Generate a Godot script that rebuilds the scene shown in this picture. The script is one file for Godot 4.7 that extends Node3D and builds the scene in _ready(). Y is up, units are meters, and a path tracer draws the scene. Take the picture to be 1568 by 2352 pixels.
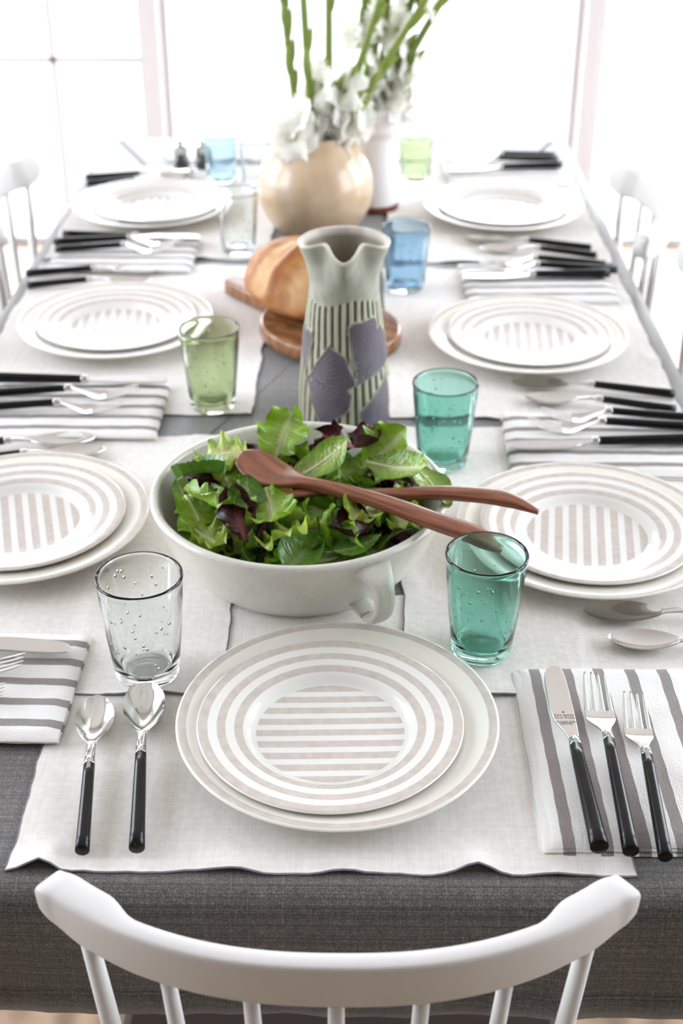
extends Node3D
# A dining table laid for lunch in a bright glazed room: y up, metres, the camera stands over the near end of the table and looks down its length (-z).

const CLOTH := 0.7468          # top of the tablecloth
const MAT_T := 0.0016          # thickness of a place mat
var rng := RandomNumberGenerator.new()
var used := {}
var M := {}
var mats := []                 # footprints of the mats laid so far, for what lies on them
var bare := FastNoiseLite.new()


# ---------------------------------------------------------------- naming and nodes
func numbered(called: String) -> String:
	used[called] = used.get(called, -1) + 1
	return called if used[called] == 0 else "%s_%03d" % [called, used[called]]

func tag(o: Node3D, label: String, category: String, group := "") -> Node3D:
	o.set_meta("label", label)
	o.set_meta("category", category)
	if group != "":
		o.set_meta("group", group)
	return o

func thing(called: String, label: String, category: String, at := Vector3.ZERO, turn := 0.0, group := "") -> Node3D:
	var o := Node3D.new()
	o.name = numbered(called)
	add_child(o)
	o.position = at
	o.rotation.y = turn
	return tag(o, label, category, group)

func part(called: String, mesh: Mesh, mat: Material, parent: Node3D) -> MeshInstance3D:
	var o := MeshInstance3D.new()
	o.name = called
	o.mesh = mesh
	o.material_override = mat
	parent.add_child(o, true)
	return o

func single(called: String, mesh: Mesh, mat: Material, label: String, category: String, at := Vector3.ZERO, turn := 0.0, group := "") -> MeshInstance3D:
	var o := MeshInstance3D.new()
	o.name = numbered(called)
	o.mesh = mesh
	o.material_override = mat
	add_child(o)
	o.position = at
	o.rotation.y = turn
	tag(o, label, category, group)
	return o

func structure(called: String, mesh: Mesh, mat: Material, at := Vector3.ZERO) -> MeshInstance3D:
	var o := MeshInstance3D.new()
	o.name = called
	o.mesh = mesh
	o.material_override = mat
	add_child(o)
	o.position = at
	o.set_meta("kind", "structure")
	return o

func copy(o: Node3D, called: String, label: String, at: Vector3, turn: float) -> Node3D:
	var c: Node3D = o.duplicate()
	c.name = numbered(called)
	add_child(c)
	c.position = at
	c.rotation = Vector3(0, turn, 0)
	c.set_meta("label", label)
	return c


# ---------------------------------------------------------------- mesh building
func begin() -> SurfaceTool:
	var st := SurfaceTool.new()
	st.begin(Mesh.PRIMITIVE_TRIANGLES)
	return st

func done(st: SurfaceTool) -> ArrayMesh:
	st.generate_normals()
	st.index()
	return st.commit()

func vert(st: SurfaceTool, p: Vector3, uv: Vector2) -> void:
	st.set_uv(uv)
	st.add_vertex(p)

# rows of points; wrap joins the last column to the first; uv holds rows of Vector2 or is empty
func grid(st: SurfaceTool, P: Array, wrap := false, smooth := 0, uv := [], col := []) -> void:
	st.set_smooth_group(smooth)
	var n: int = P[0].size()
	for i in P.size() - 1:
		for j in (n if wrap else n - 1):
			var k := (j + 1) % n
			var q := [[i, j], [i, k], [i + 1, k], [i, j], [i + 1, k], [i + 1, j]]
			for c in q:
				st.set_uv(uv[c[0]][c[1]] if uv.size() > 0 else Vector2.ZERO)
				if col.size() > 0:
					st.set_color(col[c[0]][c[1]])
				st.add_vertex(P[c[0]][c[1]])

# profile from the centre of the underside, out, up, over the rim and down to the centre of the inside
func lathe(profile: Array, seg := 64, planar := 0.0, metres := false) -> ArrayMesh:
	var st := begin()
	var P := []
	var U := []
	for i in profile.size():
		var row := PackedVector3Array()
		var ur := []
		for j in seg + 1:
			var a := TAU * j / seg
			var p := Vector3(profile[i].x * cos(a), profile[i].y, profile[i].x * sin(a))
			row.append(p)
			if planar > 0.0:
				ur.append(Vector2(p.x / planar + 0.5, p.z / planar + 0.5))
			elif metres:
				ur.append(Vector2(a * 0.05, profile[i].y))
			else:
				ur.append(Vector2(float(j) / seg, float(i) / profile.size()))
		row[seg] = row[0]
		P.append(row)
		U.append(ur)
	grid(st, P, false, 0, U)
	return done(st)

# Catmull-Rom through a list of Vector2
func spline2(pts: Array, steps := 6) -> Array:
	var out := []
	for i in pts.size() - 1:
		var a: Vector2 = pts[max(i - 1, 0)]
		var b: Vector2 = pts[i]
		var c: Vector2 = pts[i + 1]
		var d: Vector2 = pts[min(i + 2, pts.size() - 1)]
		for k in steps:
			out.append(b.cubic_interpolate(c, a, d, float(k) / steps))
	out.append(pts[-1])
	return out

func spline3(pts: Array, steps := 6) -> Array:
	var out := []
	for i in pts.size() - 1:
		var a: Vector3 = pts[max(i - 1, 0)]
		var b: Vector3 = pts[i]
		var c: Vector3 = pts[i + 1]
		var d: Vector3 = pts[min(i + 2, pts.size() - 1)]
		for k in steps:
			out.append(b.cubic_interpolate(c, a, d, float(k) / steps))
	out.append(pts[-1])
	return out

# sweeps an ellipse (x across, y along up) along points; power > 2 squares it off
func sweep(st: SurfaceTool, pts: Array, radii: Array, seg := 12, up := Vector3.UP, power := 2.0, smooth := 0, col := []) -> void:
	var P := []
	var U := []
	var C := []
	var run := 0.0
	for i in pts.size():
		var t: Vector3 = (pts[min(i + 1, pts.size() - 1)] - pts[max(i - 1, 0)]).normalized()
		var side := up.cross(t).normalized()
		var u2 := t.cross(side).normalized()
		var r: Vector2 = radii[i]
		var row := PackedVector3Array()
		var ur := []
		var cr := []
		if i > 0:
			run += (pts[i] - pts[i - 1]).length()
		for j in seg + 1:
			var a := TAU * (j % seg) / seg
			var ca := cos(a)
			var sa := sin(a)
			row.append(pts[i] + side * r.x * signf(ca) * pow(absf(ca), 2.0 / power) + u2 * r.y * signf(sa) * pow(absf(sa), 2.0 / power))
			ur.append(Vector2(float(j) / seg * 0.05, run))
			if col.size() > 0:
				cr.append(col[i])
		P.append(row)
		U.append(ur)
		C.append(cr)
	for e in [0, pts.size() - 1]:                      # caps
		var row := PackedVector3Array()
		for j in seg + 1:
			row.append(pts[e])
		if e == 0:
			P.push_front(row)
			U.push_front(U[0])
			C.push_front(C[0])
		else:
			P.append(row)
			U.append(U[-1])
			C.append(C[-1])
	grid(st, P, false, smooth, U, C if col.size() > 0 else [])

func box_into(st: SurfaceTool, c: Vector3, size: Vector3, b := 0.003) -> void:
	var h := size / 2.0
	b = minf(b, minf(h.x, minf(h.y, h.z)) * 0.9)
	st.set_smooth_group(-1)
	var corner := func(s: Vector3, k: int) -> Vector3:
		var v := Vector3(s.x * (h.x - b), s.y * (h.y - b), s.z * (h.z - b))
		v[k] = s[k] * h[k]
		return c + v
	var quad := func(p: Array) -> void:
		var n: Vector3 = (p[1] - p[0]).cross(p[2] - p[0])
		if n.dot((p[0] + p[2]) / 2.0 - c) > 0.0:
			p.reverse()
		for k in [0, 1, 2, 0, 2, 3]:
			st.set_uv(Vector2(p[k].x + p[k].y * 0.37, p[k].z + p[k].y * 0.61))
			st.add_vertex(p[k])
	for k in 3:
		var a := (k + 1) % 3
		var e := (k + 2) % 3
		for s in [-1.0, 1.0]:
			var p := []
			for q in [[-1.0, -1.0], [1.0, -1.0], [1.0, 1.0], [-1.0, 1.0]]:
				var v := Vector3.ZERO
				v[k] = s
				v[a] = q[0]
				v[e] = q[1]
				p.append(corner.call(v, k))
			quad.call(p)
		for s in [-1.0, 1.0]:                            # bevels along axis e between faces k and a
			for r in [-1.0, 1.0]:
				var p := []
				for q in [[-1.0, k], [1.0, k], [1.0, a], [-1.0, a]]:
					var v := Vector3.ZERO
					v[k] = s
					v[a] = r
					v[e] = q[0]
					p.append(corner.call(v, q[1]))
				quad.call(p)
	for sx in [-1.0, 1.0]:
		for sy in [-1.0, 1.0]:
			for sz in [-1.0, 1.0]:
				var v := Vector3(sx, sy, sz)
				var p := [corner.call(v, 0), corner.call(v, 1), corner.call(v, 2)]
				if (p[1] - p[0]).cross(p[2] - p[0]).dot(v) > 0.0:
					p.reverse()
				for q in p:
					st.set_uv(Vector2(q.x, q.z))
					st.add_vertex(q)

func box(size: Vector3, b := 0.003, c := Vector3.ZERO) -> ArrayMesh:
	var st := begin()
	box_into(st, c, size, b)
	return done(st)

# an outline in x,z raised from y0 to y1 with a rounded top and bottom edge
func slab(outline: Array, y0: float, y1: float, b := 0.002) -> ArrayMesh:
	var st := begin()
	var n := outline.size()
	var area := 0.0
	for i in n:
		area += outline[i].cross(outline[(i + 1) % n])
	if area < 0.0:
		outline = outline.duplicate()
		outline.reverse()
	var inset := func(d: float, y: float) -> PackedVector3Array:
		var row := PackedVector3Array()
		for i in n + 1:
			var p: Vector2 = outline[i % n]
			var t: Vector2 = (outline[(i + 1) % n] - outline[(i + n - 1) % n]).normalized()
			var q := p + Vector2(-t.y, t.x) * d
			row.append(Vector3(q.x, y, q.y))
		return row
	var rows := [inset.call(b, y0), inset.call(b * 0.3, y0 + b * 0.3), inset.call(0.0, y0 + b), inset.call(0.0, y1 - b), inset.call(b * 0.3, y1 - b * 0.3), inset.call(b, y1)]
	var U := []
	for r in rows:
		var ur := []
		for p in r:
			ur.append(Vector2(p.x, p.z + p.y))
		U.append(ur)
	grid(st, rows, false, 0, U)
	st.set_smooth_group(1)
	for top in [true, false]:
		var ring: PackedVector3Array = rows[-1] if top else rows[0]
		var flat := PackedVector2Array()
		for i in n:
			flat.append(Vector2(ring[i].x, ring[i].z))
		var tri := Geometry2D.triangulate_polygon(flat)
		for i in tri.size() / 3:
			var abc := [ring[tri[i * 3]], ring[tri[i * 3 + 1]], ring[tri[i * 3 + 2]]]
			var up: bool = (abc[1] - abc[0]).cross(abc[2] - abc[0]).y < 0.0
			if up != top:
				abc.reverse()
			for p in abc:
				st.set_uv(Vector2(p.x, p.z))
				st.add_vertex(p)
	return done(st)

func ball_into(st: SurfaceTool, c: Vector3, r: Vector3, seg := 10, inward := false, smooth := 0, turn := 0.0) -> void:
	var P := []
	for i in seg / 2 + 1:
		var row := PackedVector3Array()
		var t := PI * i / (seg / 2) - PI / 2
		for j in seg + 1:
			var a := TAU * (j % seg) / seg * (-1.0 if inward else 1.0)
			row.append(c + Vector3(r.x * cos(t) * cos(a), r.y * sin(t), r.z * cos(t) * sin(a)).rotated(Vector3.UP, -turn))
		P.append(row)
	grid(st, P, false, smooth)


# ---------------------------------------------------------------- textures and materials
func picture(w: int, h: int, f: Callable) -> ImageTexture:
	var d := PackedByteArray()
	d.resize(w * h * 3)
	var k := 0
	for y in h:
		for x in w:
			var c: Color = f.call(x, y)
			d[k] = int(clampf(c.r, 0, 1) * 255.0)
			d[k + 1] = int(clampf(c.g, 0, 1) * 255.0)
			d[k + 2] = int(clampf(c.b, 0, 1) * 255.0)
			k += 3
	return ImageTexture.create_from_image(Image.create_from_data(w, h, false, Image.FORMAT_RGB8, d))

func noise_bytes(size: int, freq: float, seed_: int, octaves := 4) -> PackedByteArray:
	var n := FastNoiseLite.new()
	n.seed = seed_
	n.frequency = freq
	n.fractal_octaves = octaves
	n.noise_type = FastNoiseLite.TYPE_SIMPLEX_SMOOTH
	var im := n.get_seamless_image(size, size)
	im.convert(Image.FORMAT_L8)
	return im.get_data()

func mat(called: String, color: Color, rough := 0.5, spec := 0.5) -> StandardMaterial3D:
	var m := StandardMaterial3D.new()
	m.resource_name = called
	m.albedo_color = color
	m.roughness = rough
	m.metallic_specular = spec
	M[called] = m
	return m

func glass(called: String, color: Color) -> StandardMaterial3D:
	var m := mat(called, Color(color.r, color.g, color.b, 0.0), 0.0, 0.5)
	m.transparency = BaseMaterial3D.TRANSPARENCY_ALPHA
	m.refraction_enabled = true
	m.refraction_scale = 0.05
	return m

func lay_texture(m: StandardMaterial3D, tex: Texture2D, scale: float, bump: Texture2D = null, depth := 0.0, world := false) -> void:
	m.albedo_texture = tex
	m.uv1_scale = Vector3.ONE * scale
	if world:
		m.uv1_triplanar = true
		m.uv1_world_triplanar = true
		m.uv1_triplanar_sharpness = 8.0
	if bump:
		m.heightmap_enabled = true
		m.heightmap_texture = bump
		m.heightmap_scale = depth

func make_materials() -> void:
	rng.seed = 11
	# weave of the grey tablecloth: black warp, pale uneven weft
	var N := 1024
	var warp := []
	var weft := []
	var slub := []
	for i in 256:
		warp.append(rng.randf_range(0.04, 0.13) + (0.16 if rng.randf() < 0.08 else 0.0))
		weft.append(rng.randf_range(0.36, 0.60))
		slub.append(rng.randi_range(0, 255))
	var rough := noise_bytes(N, 0.02, 5, 3)
	var spots := PackedByteArray()
	spots.resize(256 * 256)
	for i in 65536:
		spots[i] = rng.randi_range(0, 255)
	var weave := picture(N, N, func(x: int, y: int) -> Color:
		var i: int = x / 4
		var j: int = y / 4
		var s := spots[((i + slub[j]) % 256) * 256 + j] / 255.0
		var v: float
		if (i + j) % 2 == 0:
			v = weft[j] * (0.62 + 0.6 * s)
		else:
			v = warp[i] * (0.6 + 0.9 * s)
		v *= 0.9 + 0.2 * rough[y * N + x] / 255.0
		return Color(v, v * 0.985, v * 0.96))
	var weave_relief := picture(512, 512, func(x: int, y: int) -> Color:
		var i: int = x / 2
		var j: int = y / 2
		var v := 0.75 if (i + j) % 2 == 0 else 0.45
		v += 0.3 * (rough[(y * 2) * N + x * 2] / 255.0 - 0.5)
		return Color(v, v, v))
	var m := mat("grey_linen_cloth", Color(1, 0.985, 0.96), 0.46, 0.5)
	lay_texture(m, weave, 6.2, weave_relief, 0.035, true)
	m.rim_enabled = true
	m.rim = 0.9
	m.rim_tint = 0.0
	# pale linen of the mats
	var fine := noise_bytes(512, 0.03, 8, 4)
	var crease := noise_bytes(512, 0.012, 21, 5)
	var tx := []
	var ty := []
	for i in 256:
		tx.append(rng.randf_range(-0.022, 0.022) + (0.035 if rng.randf() < 0.05 else 0.0))
		ty.append(rng.randf_range(-0.022, 0.022) + (0.035 if rng.randf() < 0.07 else 0.0))
	var linen := picture(512, 512, func(x: int, y: int) -> Color:
		var i: int = x / 2
		var j: int = y / 2
		var v: float = 0.925 + (tx[i] if (i + j) % 2 == 0 else ty[j]) + 0.05 * (fine[y * 512 + x] / 255.0 - 0.5)
		return Color(v, v * 0.985, v * 0.955))
	var linen_relief := picture(512, 512, func(x: int, y: int) -> Color:
		var v := 0.5 + 0.12 * (1.0 if (x / 2 + y / 2) % 2 == 0 else -1.0) + 0.55 * (crease[y * 512 + x] / 255.0 - 0.5) + 0.25 * (fine[y * 512 + x] / 255.0 - 0.5)
		return Color(v, v, v))
	m = mat("pale_linen", Color(1, 1, 1), 0.85, 0.3)
	lay_texture(m, linen, 6.0, linen_relief, 0.07)
	m.rim_enabled = true
	m.rim = 0.35
	mat("edge_stitching", Color(0.52, 0.52, 0.54), 0.9, 0.2)
	# striped napkins: one stripe and one white band a tile, 29 mm
	var toss := PackedByteArray()
	toss.resize(256 * 512)
	for i in toss.size():
		toss[i] = rng.randi_range(0, 255)
	var striped := picture(256, 512, func(x: int, y: int) -> Color:
		var wob := 2.0 * sin(y * TAU / 512.0 * 2.0)
		var inside: bool = absf(x + wob - 128.0) < 43.0
		var t := toss[(y / 3) * 256 + x / 3] / 255.0
		if inside:
			var twill: bool = (x / 6 + y / 6) % 2 == 0
			var v := (0.80 if twill else 0.32) + 0.12 * (t - 0.5)
			return Color(v, v * 0.965, v * 0.945)
		var w := 0.955 + 0.04 * (t - 0.5) + (0.012 if (x / 4 + y / 4) % 2 == 0 else -0.012)
		return Color(w, w * 0.995, w * 0.975))
	var crinkle := noise_bytes(512, 0.022, 33, 5)
	var crinkle_tex := picture(512, 512, func(x: int, y: int) -> Color:
		var v := crinkle[y * 512 + x] / 255.0 + 0.08 * (1.0 if (x / 3 + y / 3) % 2 == 0 else -1.0)
		return Color(v, v, v))
	m = mat("striped_linen", Color(1, 1, 1), 0.85, 0.3)
	m.albedo_texture = striped
	m.uv1_scale = Vector3(1.0 / 0.029, 1.0 / 0.058, 1)
	m.heightmap_enabled = true
	m.heightmap_texture = crinkle_tex
	m.heightmap_scale = 0.035
	# glazed plates: cream body, taupe bands printed under the glaze
	var blot := noise_bytes(512, 0.035, 40, 4)
	var band := func(v: float, x: int, y: int) -> Color:
		var b := blot[(y / 2) * 512 + x / 2] / 255.0
		var g := v + 0.1 * (b - 0.5)
		return Color(0.815 * g, 0.78 * g, 0.74 * g)
	var salad_print := picture(1024, 1024, func(x: int, y: int) -> Color:
		var dx := (x - 511.5) / 511.5
		var dy := (y - 511.5) / 511.5
		var r := sqrt(dx * dx + dy * dy)
		var on := (r > 0.918 and r < 0.992) or (r > 0.785 and r < 0.85) or (r > 0.655 and r < 0.72)
		if r < 0.56:
			on = absf(fposmod(dy + 0.0653, 0.1307) - 0.0653) < 0.036
		return band.call(1.0, x, y) if on else Color(0.945, 0.94, 0.915))
	var dinner_print := picture(1024, 1024, func(x: int, y: int) -> Color:
		var dx := (x - 511.5) / 511.5
		var dy := (y - 511.5) / 511.5
		var r := sqrt(dx * dx + dy * dy)
		var on := r > 0.935 and r < 0.985
		if r < 0.69:
			on = absf(fposmod(dy + 0.0653, 0.1307) - 0.0653) < 0.036
		return band.call(0.99, x, y) if on else Color(0.935, 0.925, 0.875))
	for pair in [["salad_glaze", salad_print], ["dinner_glaze", dinner_print]]:
		m = mat(pair[0], Color(1, 1, 1), 0.16, 0.5)
		m.albedo_texture = pair[1]
		m.clearcoat_enabled = true
		m.clearcoat = 0.6
		m.clearcoat_roughness = 0.05
	# cutlery
	m = mat("steel", Color(0.86, 0.855, 0.84), 0.09, 0.5)
	m.metallic = 1.0
	m = mat("satin_steel", Color(0.88, 0.875, 0.86), 0.2, 0.5)
	m.metallic = 1.0
	mat("black_resin", Color(0.04, 0.038, 0.037), 0.24, 0.42)
	mat("engraving", Color(0.22, 0.22, 0.22), 0.6, 0.2)
	# glasses
	glass("clear_glass", Color(0.975, 0.985, 0.98))
	glass("teal_glass", Color(0.73, 0.915, 0.87))
	glass("green_glass", Color(0.86, 0.90, 0.785))
	glass("blue_glass", Color(0.79, 0.89, 0.955))
	glass("pale_green_glass", Color(0.91, 0.95, 0.85))
	glass("pale_blue_glass", Color(0.88, 0.95, 0.985))
	# bowl: speckled stoneware
	var speck_seed := PackedByteArray()
	speck_seed.resize(512 * 512)
	for i in 420:
		var cx := rng.randi_range(3, 508)
		var cy := rng.randi_range(3, 508)
		var rad := 1 if rng.randf() < 0.7 else 2
		var deep := rng.randi_range(60, 200)
		for ox in range(-rad, rad + 1):
			for oy in range(-rad, rad + 1):
				if ox * ox + oy * oy <= rad * rad:
					speck_seed[(cy + oy) * 512 + cx + ox] = deep
	var cloudy := noise_bytes(512, 0.012, 51, 4)
	var speckled := picture(512, 512, func(x: int, y: int) -> Color:
		var v := 0.845 + 0.05 * (cloudy[y * 512 + x] / 255.0 - 0.5)
		var s := speck_seed[y * 512 + x] / 255.0 * 0.55
		return Color(v * (1.0 - s), v * 0.985 * (1.0 - s), v * 0.935 * (1.0 - s * 1.1)))
	m = mat("speckled_stoneware", Color(1, 1, 1), 0.3, 0.5)
	lay_texture(m, speckled, 7.0, null, 0.0)
	m.uv1_triplanar = true
	m.clearcoat_enabled = true
	m.clearcoat = 0.4
	m.clearcoat_roughness = 0.12
	# vases
	var peach := picture(512, 512, func(x: int, y: int) -> Color:
		var v := cloudy[y * 512 + x] / 255.0
		return Color(0.74, 0.635, 0.51).lerp(Color(0.80, 0.735, 0.635), clampf((v - 0.35) * 2.2, 0, 1)))
	m = mat("peach_glaze", Color(1, 1, 1), 0.3, 0.5)
	lay_texture(m, peach, 3.0)
	m.uv1_triplanar = true
	m.clearcoat_enabled = true
	m.clearcoat = 0.5
	m.clearcoat_roughness = 0.1
	mat("white_earthenware", Color(0.88, 0.87, 0.87), 0.5, 0.4)
	mat("red_clay", Color(0.45, 0.24, 0.17), 0.8, 0.3)
	# woods
	var grain := picture(512, 512, func(x: int, y: int) -> Color:
		var wav := cloudy[y * 512 + x] / 255.0
		var v := 0.5 + 0.5 * sin((x * TAU * 14.0 / 512.0 + wav * 8.0))
		var f := fine[((y / 8) % 512) * 512 + x] / 255.0
		return Color(1, 1, 1) * (0.72 + 0.2 * v + 0.16 * (f - 0.5)))
	for w in [["server_wood", Color(0.62, 0.38, 0.27), 0.27, 5.0], ["board_wood", Color(0.68, 0.47, 0.31), 0.22, 3.0], ["floor_oak", Color(0.77, 0.65, 0.53), 0.32, 0.7], ["table_wood", Color(0.62, 0.48, 0.36), 0.5, 2.0]]:
		m = mat(w[0], w[1], w[2], 0.5)
		lay_texture(m, grain, w[3])
		m.uv1_triplanar = w[0] != "server_wood"
	M.server_wood.uv1_scale = Vector3(10, 1.3, 1)
	mat("frame_paint", Color(0.80, 0.785, 0.79), 0.5, 0.4)
	m = mat("white_paint", Color(0.88, 0.875, 0.865), 0.42, 0.5)
	mat("grey_seat", Color(0.40, 0.365, 0.35), 0.75, 0.3)
	mat("wall_paint", Color(0.90, 0.885, 0.86), 0.9, 0.2)
	mat("wall_front_paint", Color(0.45, 0.41, 0.37), 0.9, 0.2)
	mat("ceiling_paint", Color(0.95, 0.95, 0.94), 0.95, 0.2)
	mat("pale_paving", Color(0.56, 0.555, 0.55), 0.9, 0.2)
	mat("dry_grass", Color(0.50, 0.50, 0.36), 0.95, 0.2)
	mat("gravel", Color(0.47, 0.46, 0.475), 0.95, 0.2)
	m = mat("window_pane", Color(1, 1, 1, 0.04), 0.0, 0.5)
	m.transparency = BaseMaterial3D.TRANSPARENCY_ALPHA
	# leaves and flowers carry their colours in the mesh
	for f in [["salad_leaf", 0.27, 0.5], ["petal", 0.6, 0.3], ["flower_stem", 0.5, 0.4]]:
		m = mat(f[0], Color(1, 1, 1), f[1], f[2])
		m.vertex_color_use_as_albedo = true
		m.backlight_enabled = true
		m.backlight = Color(0.5, 0.5, 0.42) if f[0] != "petal" else Color(1.0, 1.0, 0.98)
	# bread crust
	m = mat("bread_crust", Color(1, 1, 1), 0.55, 0.4)
	m.vertex_color_use_as_albedo = true
	m = mat("stoneware_pitcher", Color(1, 1, 1), 0.5, 0.5)
	m.vertex_color_use_as_albedo = true
	m = mat("pepper", Color(0.12, 0.11, 0.10), 0.8, 0.2)


# ---------------------------------------------------------------- what lies under a point of the table
func support(x: float, z: float) -> float:
	var h := CLOTH
	for r in mats:
		var d: float = minf(minf(x - r.position.x, r.end.x - x), minf(z - r.position.y, r.end.y - z))
		h += MAT_T * smoothstep(-0.006, 0.001, d)
	return h + 0.0002


# ---------------------------------------------------------------- the room
func build_room() -> void:
	var x0 := -2.3
	var x1 := 2.3
	var zb := -4.2
	var zf := 4.2
	var top := 2.8
	var head := 1.76
	structure("floor", box(Vector3(x1 - x0 + 0.5, 0.12, zf - zb + 0.5), 0.001), M.floor_oak, Vector3(0, -0.06, (zf + zb) / 2))
	structure("ceiling", box(Vector3(x1 - x0 + 0.5, 0.14, zf - zb + 0.5), 0.001), M.ceiling_paint, Vector3(0, top + 0.07, (zf + zb) / 2))
	structure("wall_front", box(Vector3(x1 - x0 + 0.5, top, 0.2), 0.001), M.wall_front_paint, Vector3(0, top / 2, zf + 0.1))
	# back wall: header, two posts between three full-height windows, a pier at each end
	var st := begin()
	box_into(st, Vector3(0, (top + head) / 2, zb - 0.1), Vector3(x1 - x0 + 0.5, top - head, 0.2), 0.002)
	for p in [[-2.39, 0.22], [-0.622, 0.05], [0.712, 0.05], [2.39, 0.22]]:
		box_into(st, Vector3(p[0], head / 2, zb - 0.08), Vector3(p[1], head, 0.16), 0.004)
	structure("wall_back", done(st), M.frame_paint)
	var glazed := [[-2.28, -0.647, [-1.94, -1.6, -1.26, -0.94], [0.584, 1.2]], [-0.597, 0.687, [], []], [0.737, 2.28, [], []]]
	for i in 3:
		var g: Array = glazed[i]
		window(i + 1, "x", zb - 0.09, g[0], g[1], 0.0, head, g[2], g[3])
	# side walls round their windows, two a side
	for s in [-1, 1]:
		var x: float = x0 - 0.1 if s < 0 else x1 + 0.1
		st = begin()
		var ends := [[-3.3, -1.95], [-1.7, -0.45]]
		var sill := 0.4
		box_into(st, Vector3(x, sill / 2, (zf + zb) / 2), Vector3(0.2, sill, zf - zb), 0.002)
		box_into(st, Vector3(x, top - 0.12, (zf + zb) / 2), Vector3(0.2, 0.24, zf - zb), 0.002)
		var from := zb
		for k in ends.size() + 1:
			var to: float = ends[k][0] if k < ends.size() else zf
			box_into(st, Vector3(x, (sill + top - 0.24) / 2, (from + to) / 2), Vector3(0.2, top - 0.24 - sill, to - from), 0.002)
			if k < ends.size():
				from = ends[k][1]
		structure("wall_left" if s < 0 else "wall_right", done(st), M.wall_paint)
		for k in ends.size():
			window((4 if s < 0 else 6) + k, "z", x, ends[k][0], ends[k][1], sill, top - 0.24, [(ends[k][0] + ends[k][1]) / 2], [])
	# outside: paving by the house, then gravel on one hand and dry grass on the other
	structure("terrace", box(Vector3(24, 0.2, 18), 0.001), M.pale_paving, Vector3(0, -0.22, -3.0))
	structure("gravel_path", box(Vector3(12.2, 0.2, 30), 0.001), M.gravel, Vector3(-6.1, -0.23, -27.0))
	structure("lawn", box(Vector3(11.8, 0.2, 30), 0.001), M.dry_grass, Vector3(5.9, -0.23, -27.0))

func window(n: int, axis: String, at: float, a: float, b: float, y0: float, y1: float, bars: Array, rails: Array) -> void:
	var w := b - a
	var h := y1 - y0
	var st := begin()
	var f := 0.022
	var turn := Basis() if axis == "x" else Basis(Vector3.UP, PI / 2)
	box_into(st, Vector3(0, f / 2, 0), Vector3(w, f, 0.06), 0.003)
	box_into(st, Vector3(0, h - f / 2, 0), Vector3(w, f, 0.06), 0.003)
	for s in [-1, 1]:
		box_into(st, Vector3(s * (w / 2 - f / 2), h / 2, 0), Vector3(f, h - 2 * f, 0.06), 0.003)
	var o := structure("window_%d" % n, done(st), M.frame_paint, Vector3((a + b) / 2, y0, at) if axis == "x" else Vector3(at, y0, (a + b) / 2))
	o.basis = turn
	for x in bars:
		var m := part("glazing_bar", box(Vector3(0.022, h - 2 * f, 0.03), 0.003), M.frame_paint, o)
		m.position = Vector3((x - (a + b) / 2) * (1.0 if axis == "x" else -1.0), h / 2, 0)
	for y in rails:
		var m := part("glazing_bar", box(Vector3(w - 2 * f, 0.022, 0.03), 0.003), M.frame_paint, o)
		m.position = Vector3(0, y - y0, 0)
	part("pane", box(Vector3(w - 2 * f, h - 2 * f, 0.006), 0.0005), M.window_pane, o).position = Vector3(0, h / 2, -0.001)


# ---------------------------------------------------------------- table and its linen
const TX0 := -0.520
const TX1 := 0.434
const TZ0 := -2.795
const TZ1 := -0.712

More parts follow.
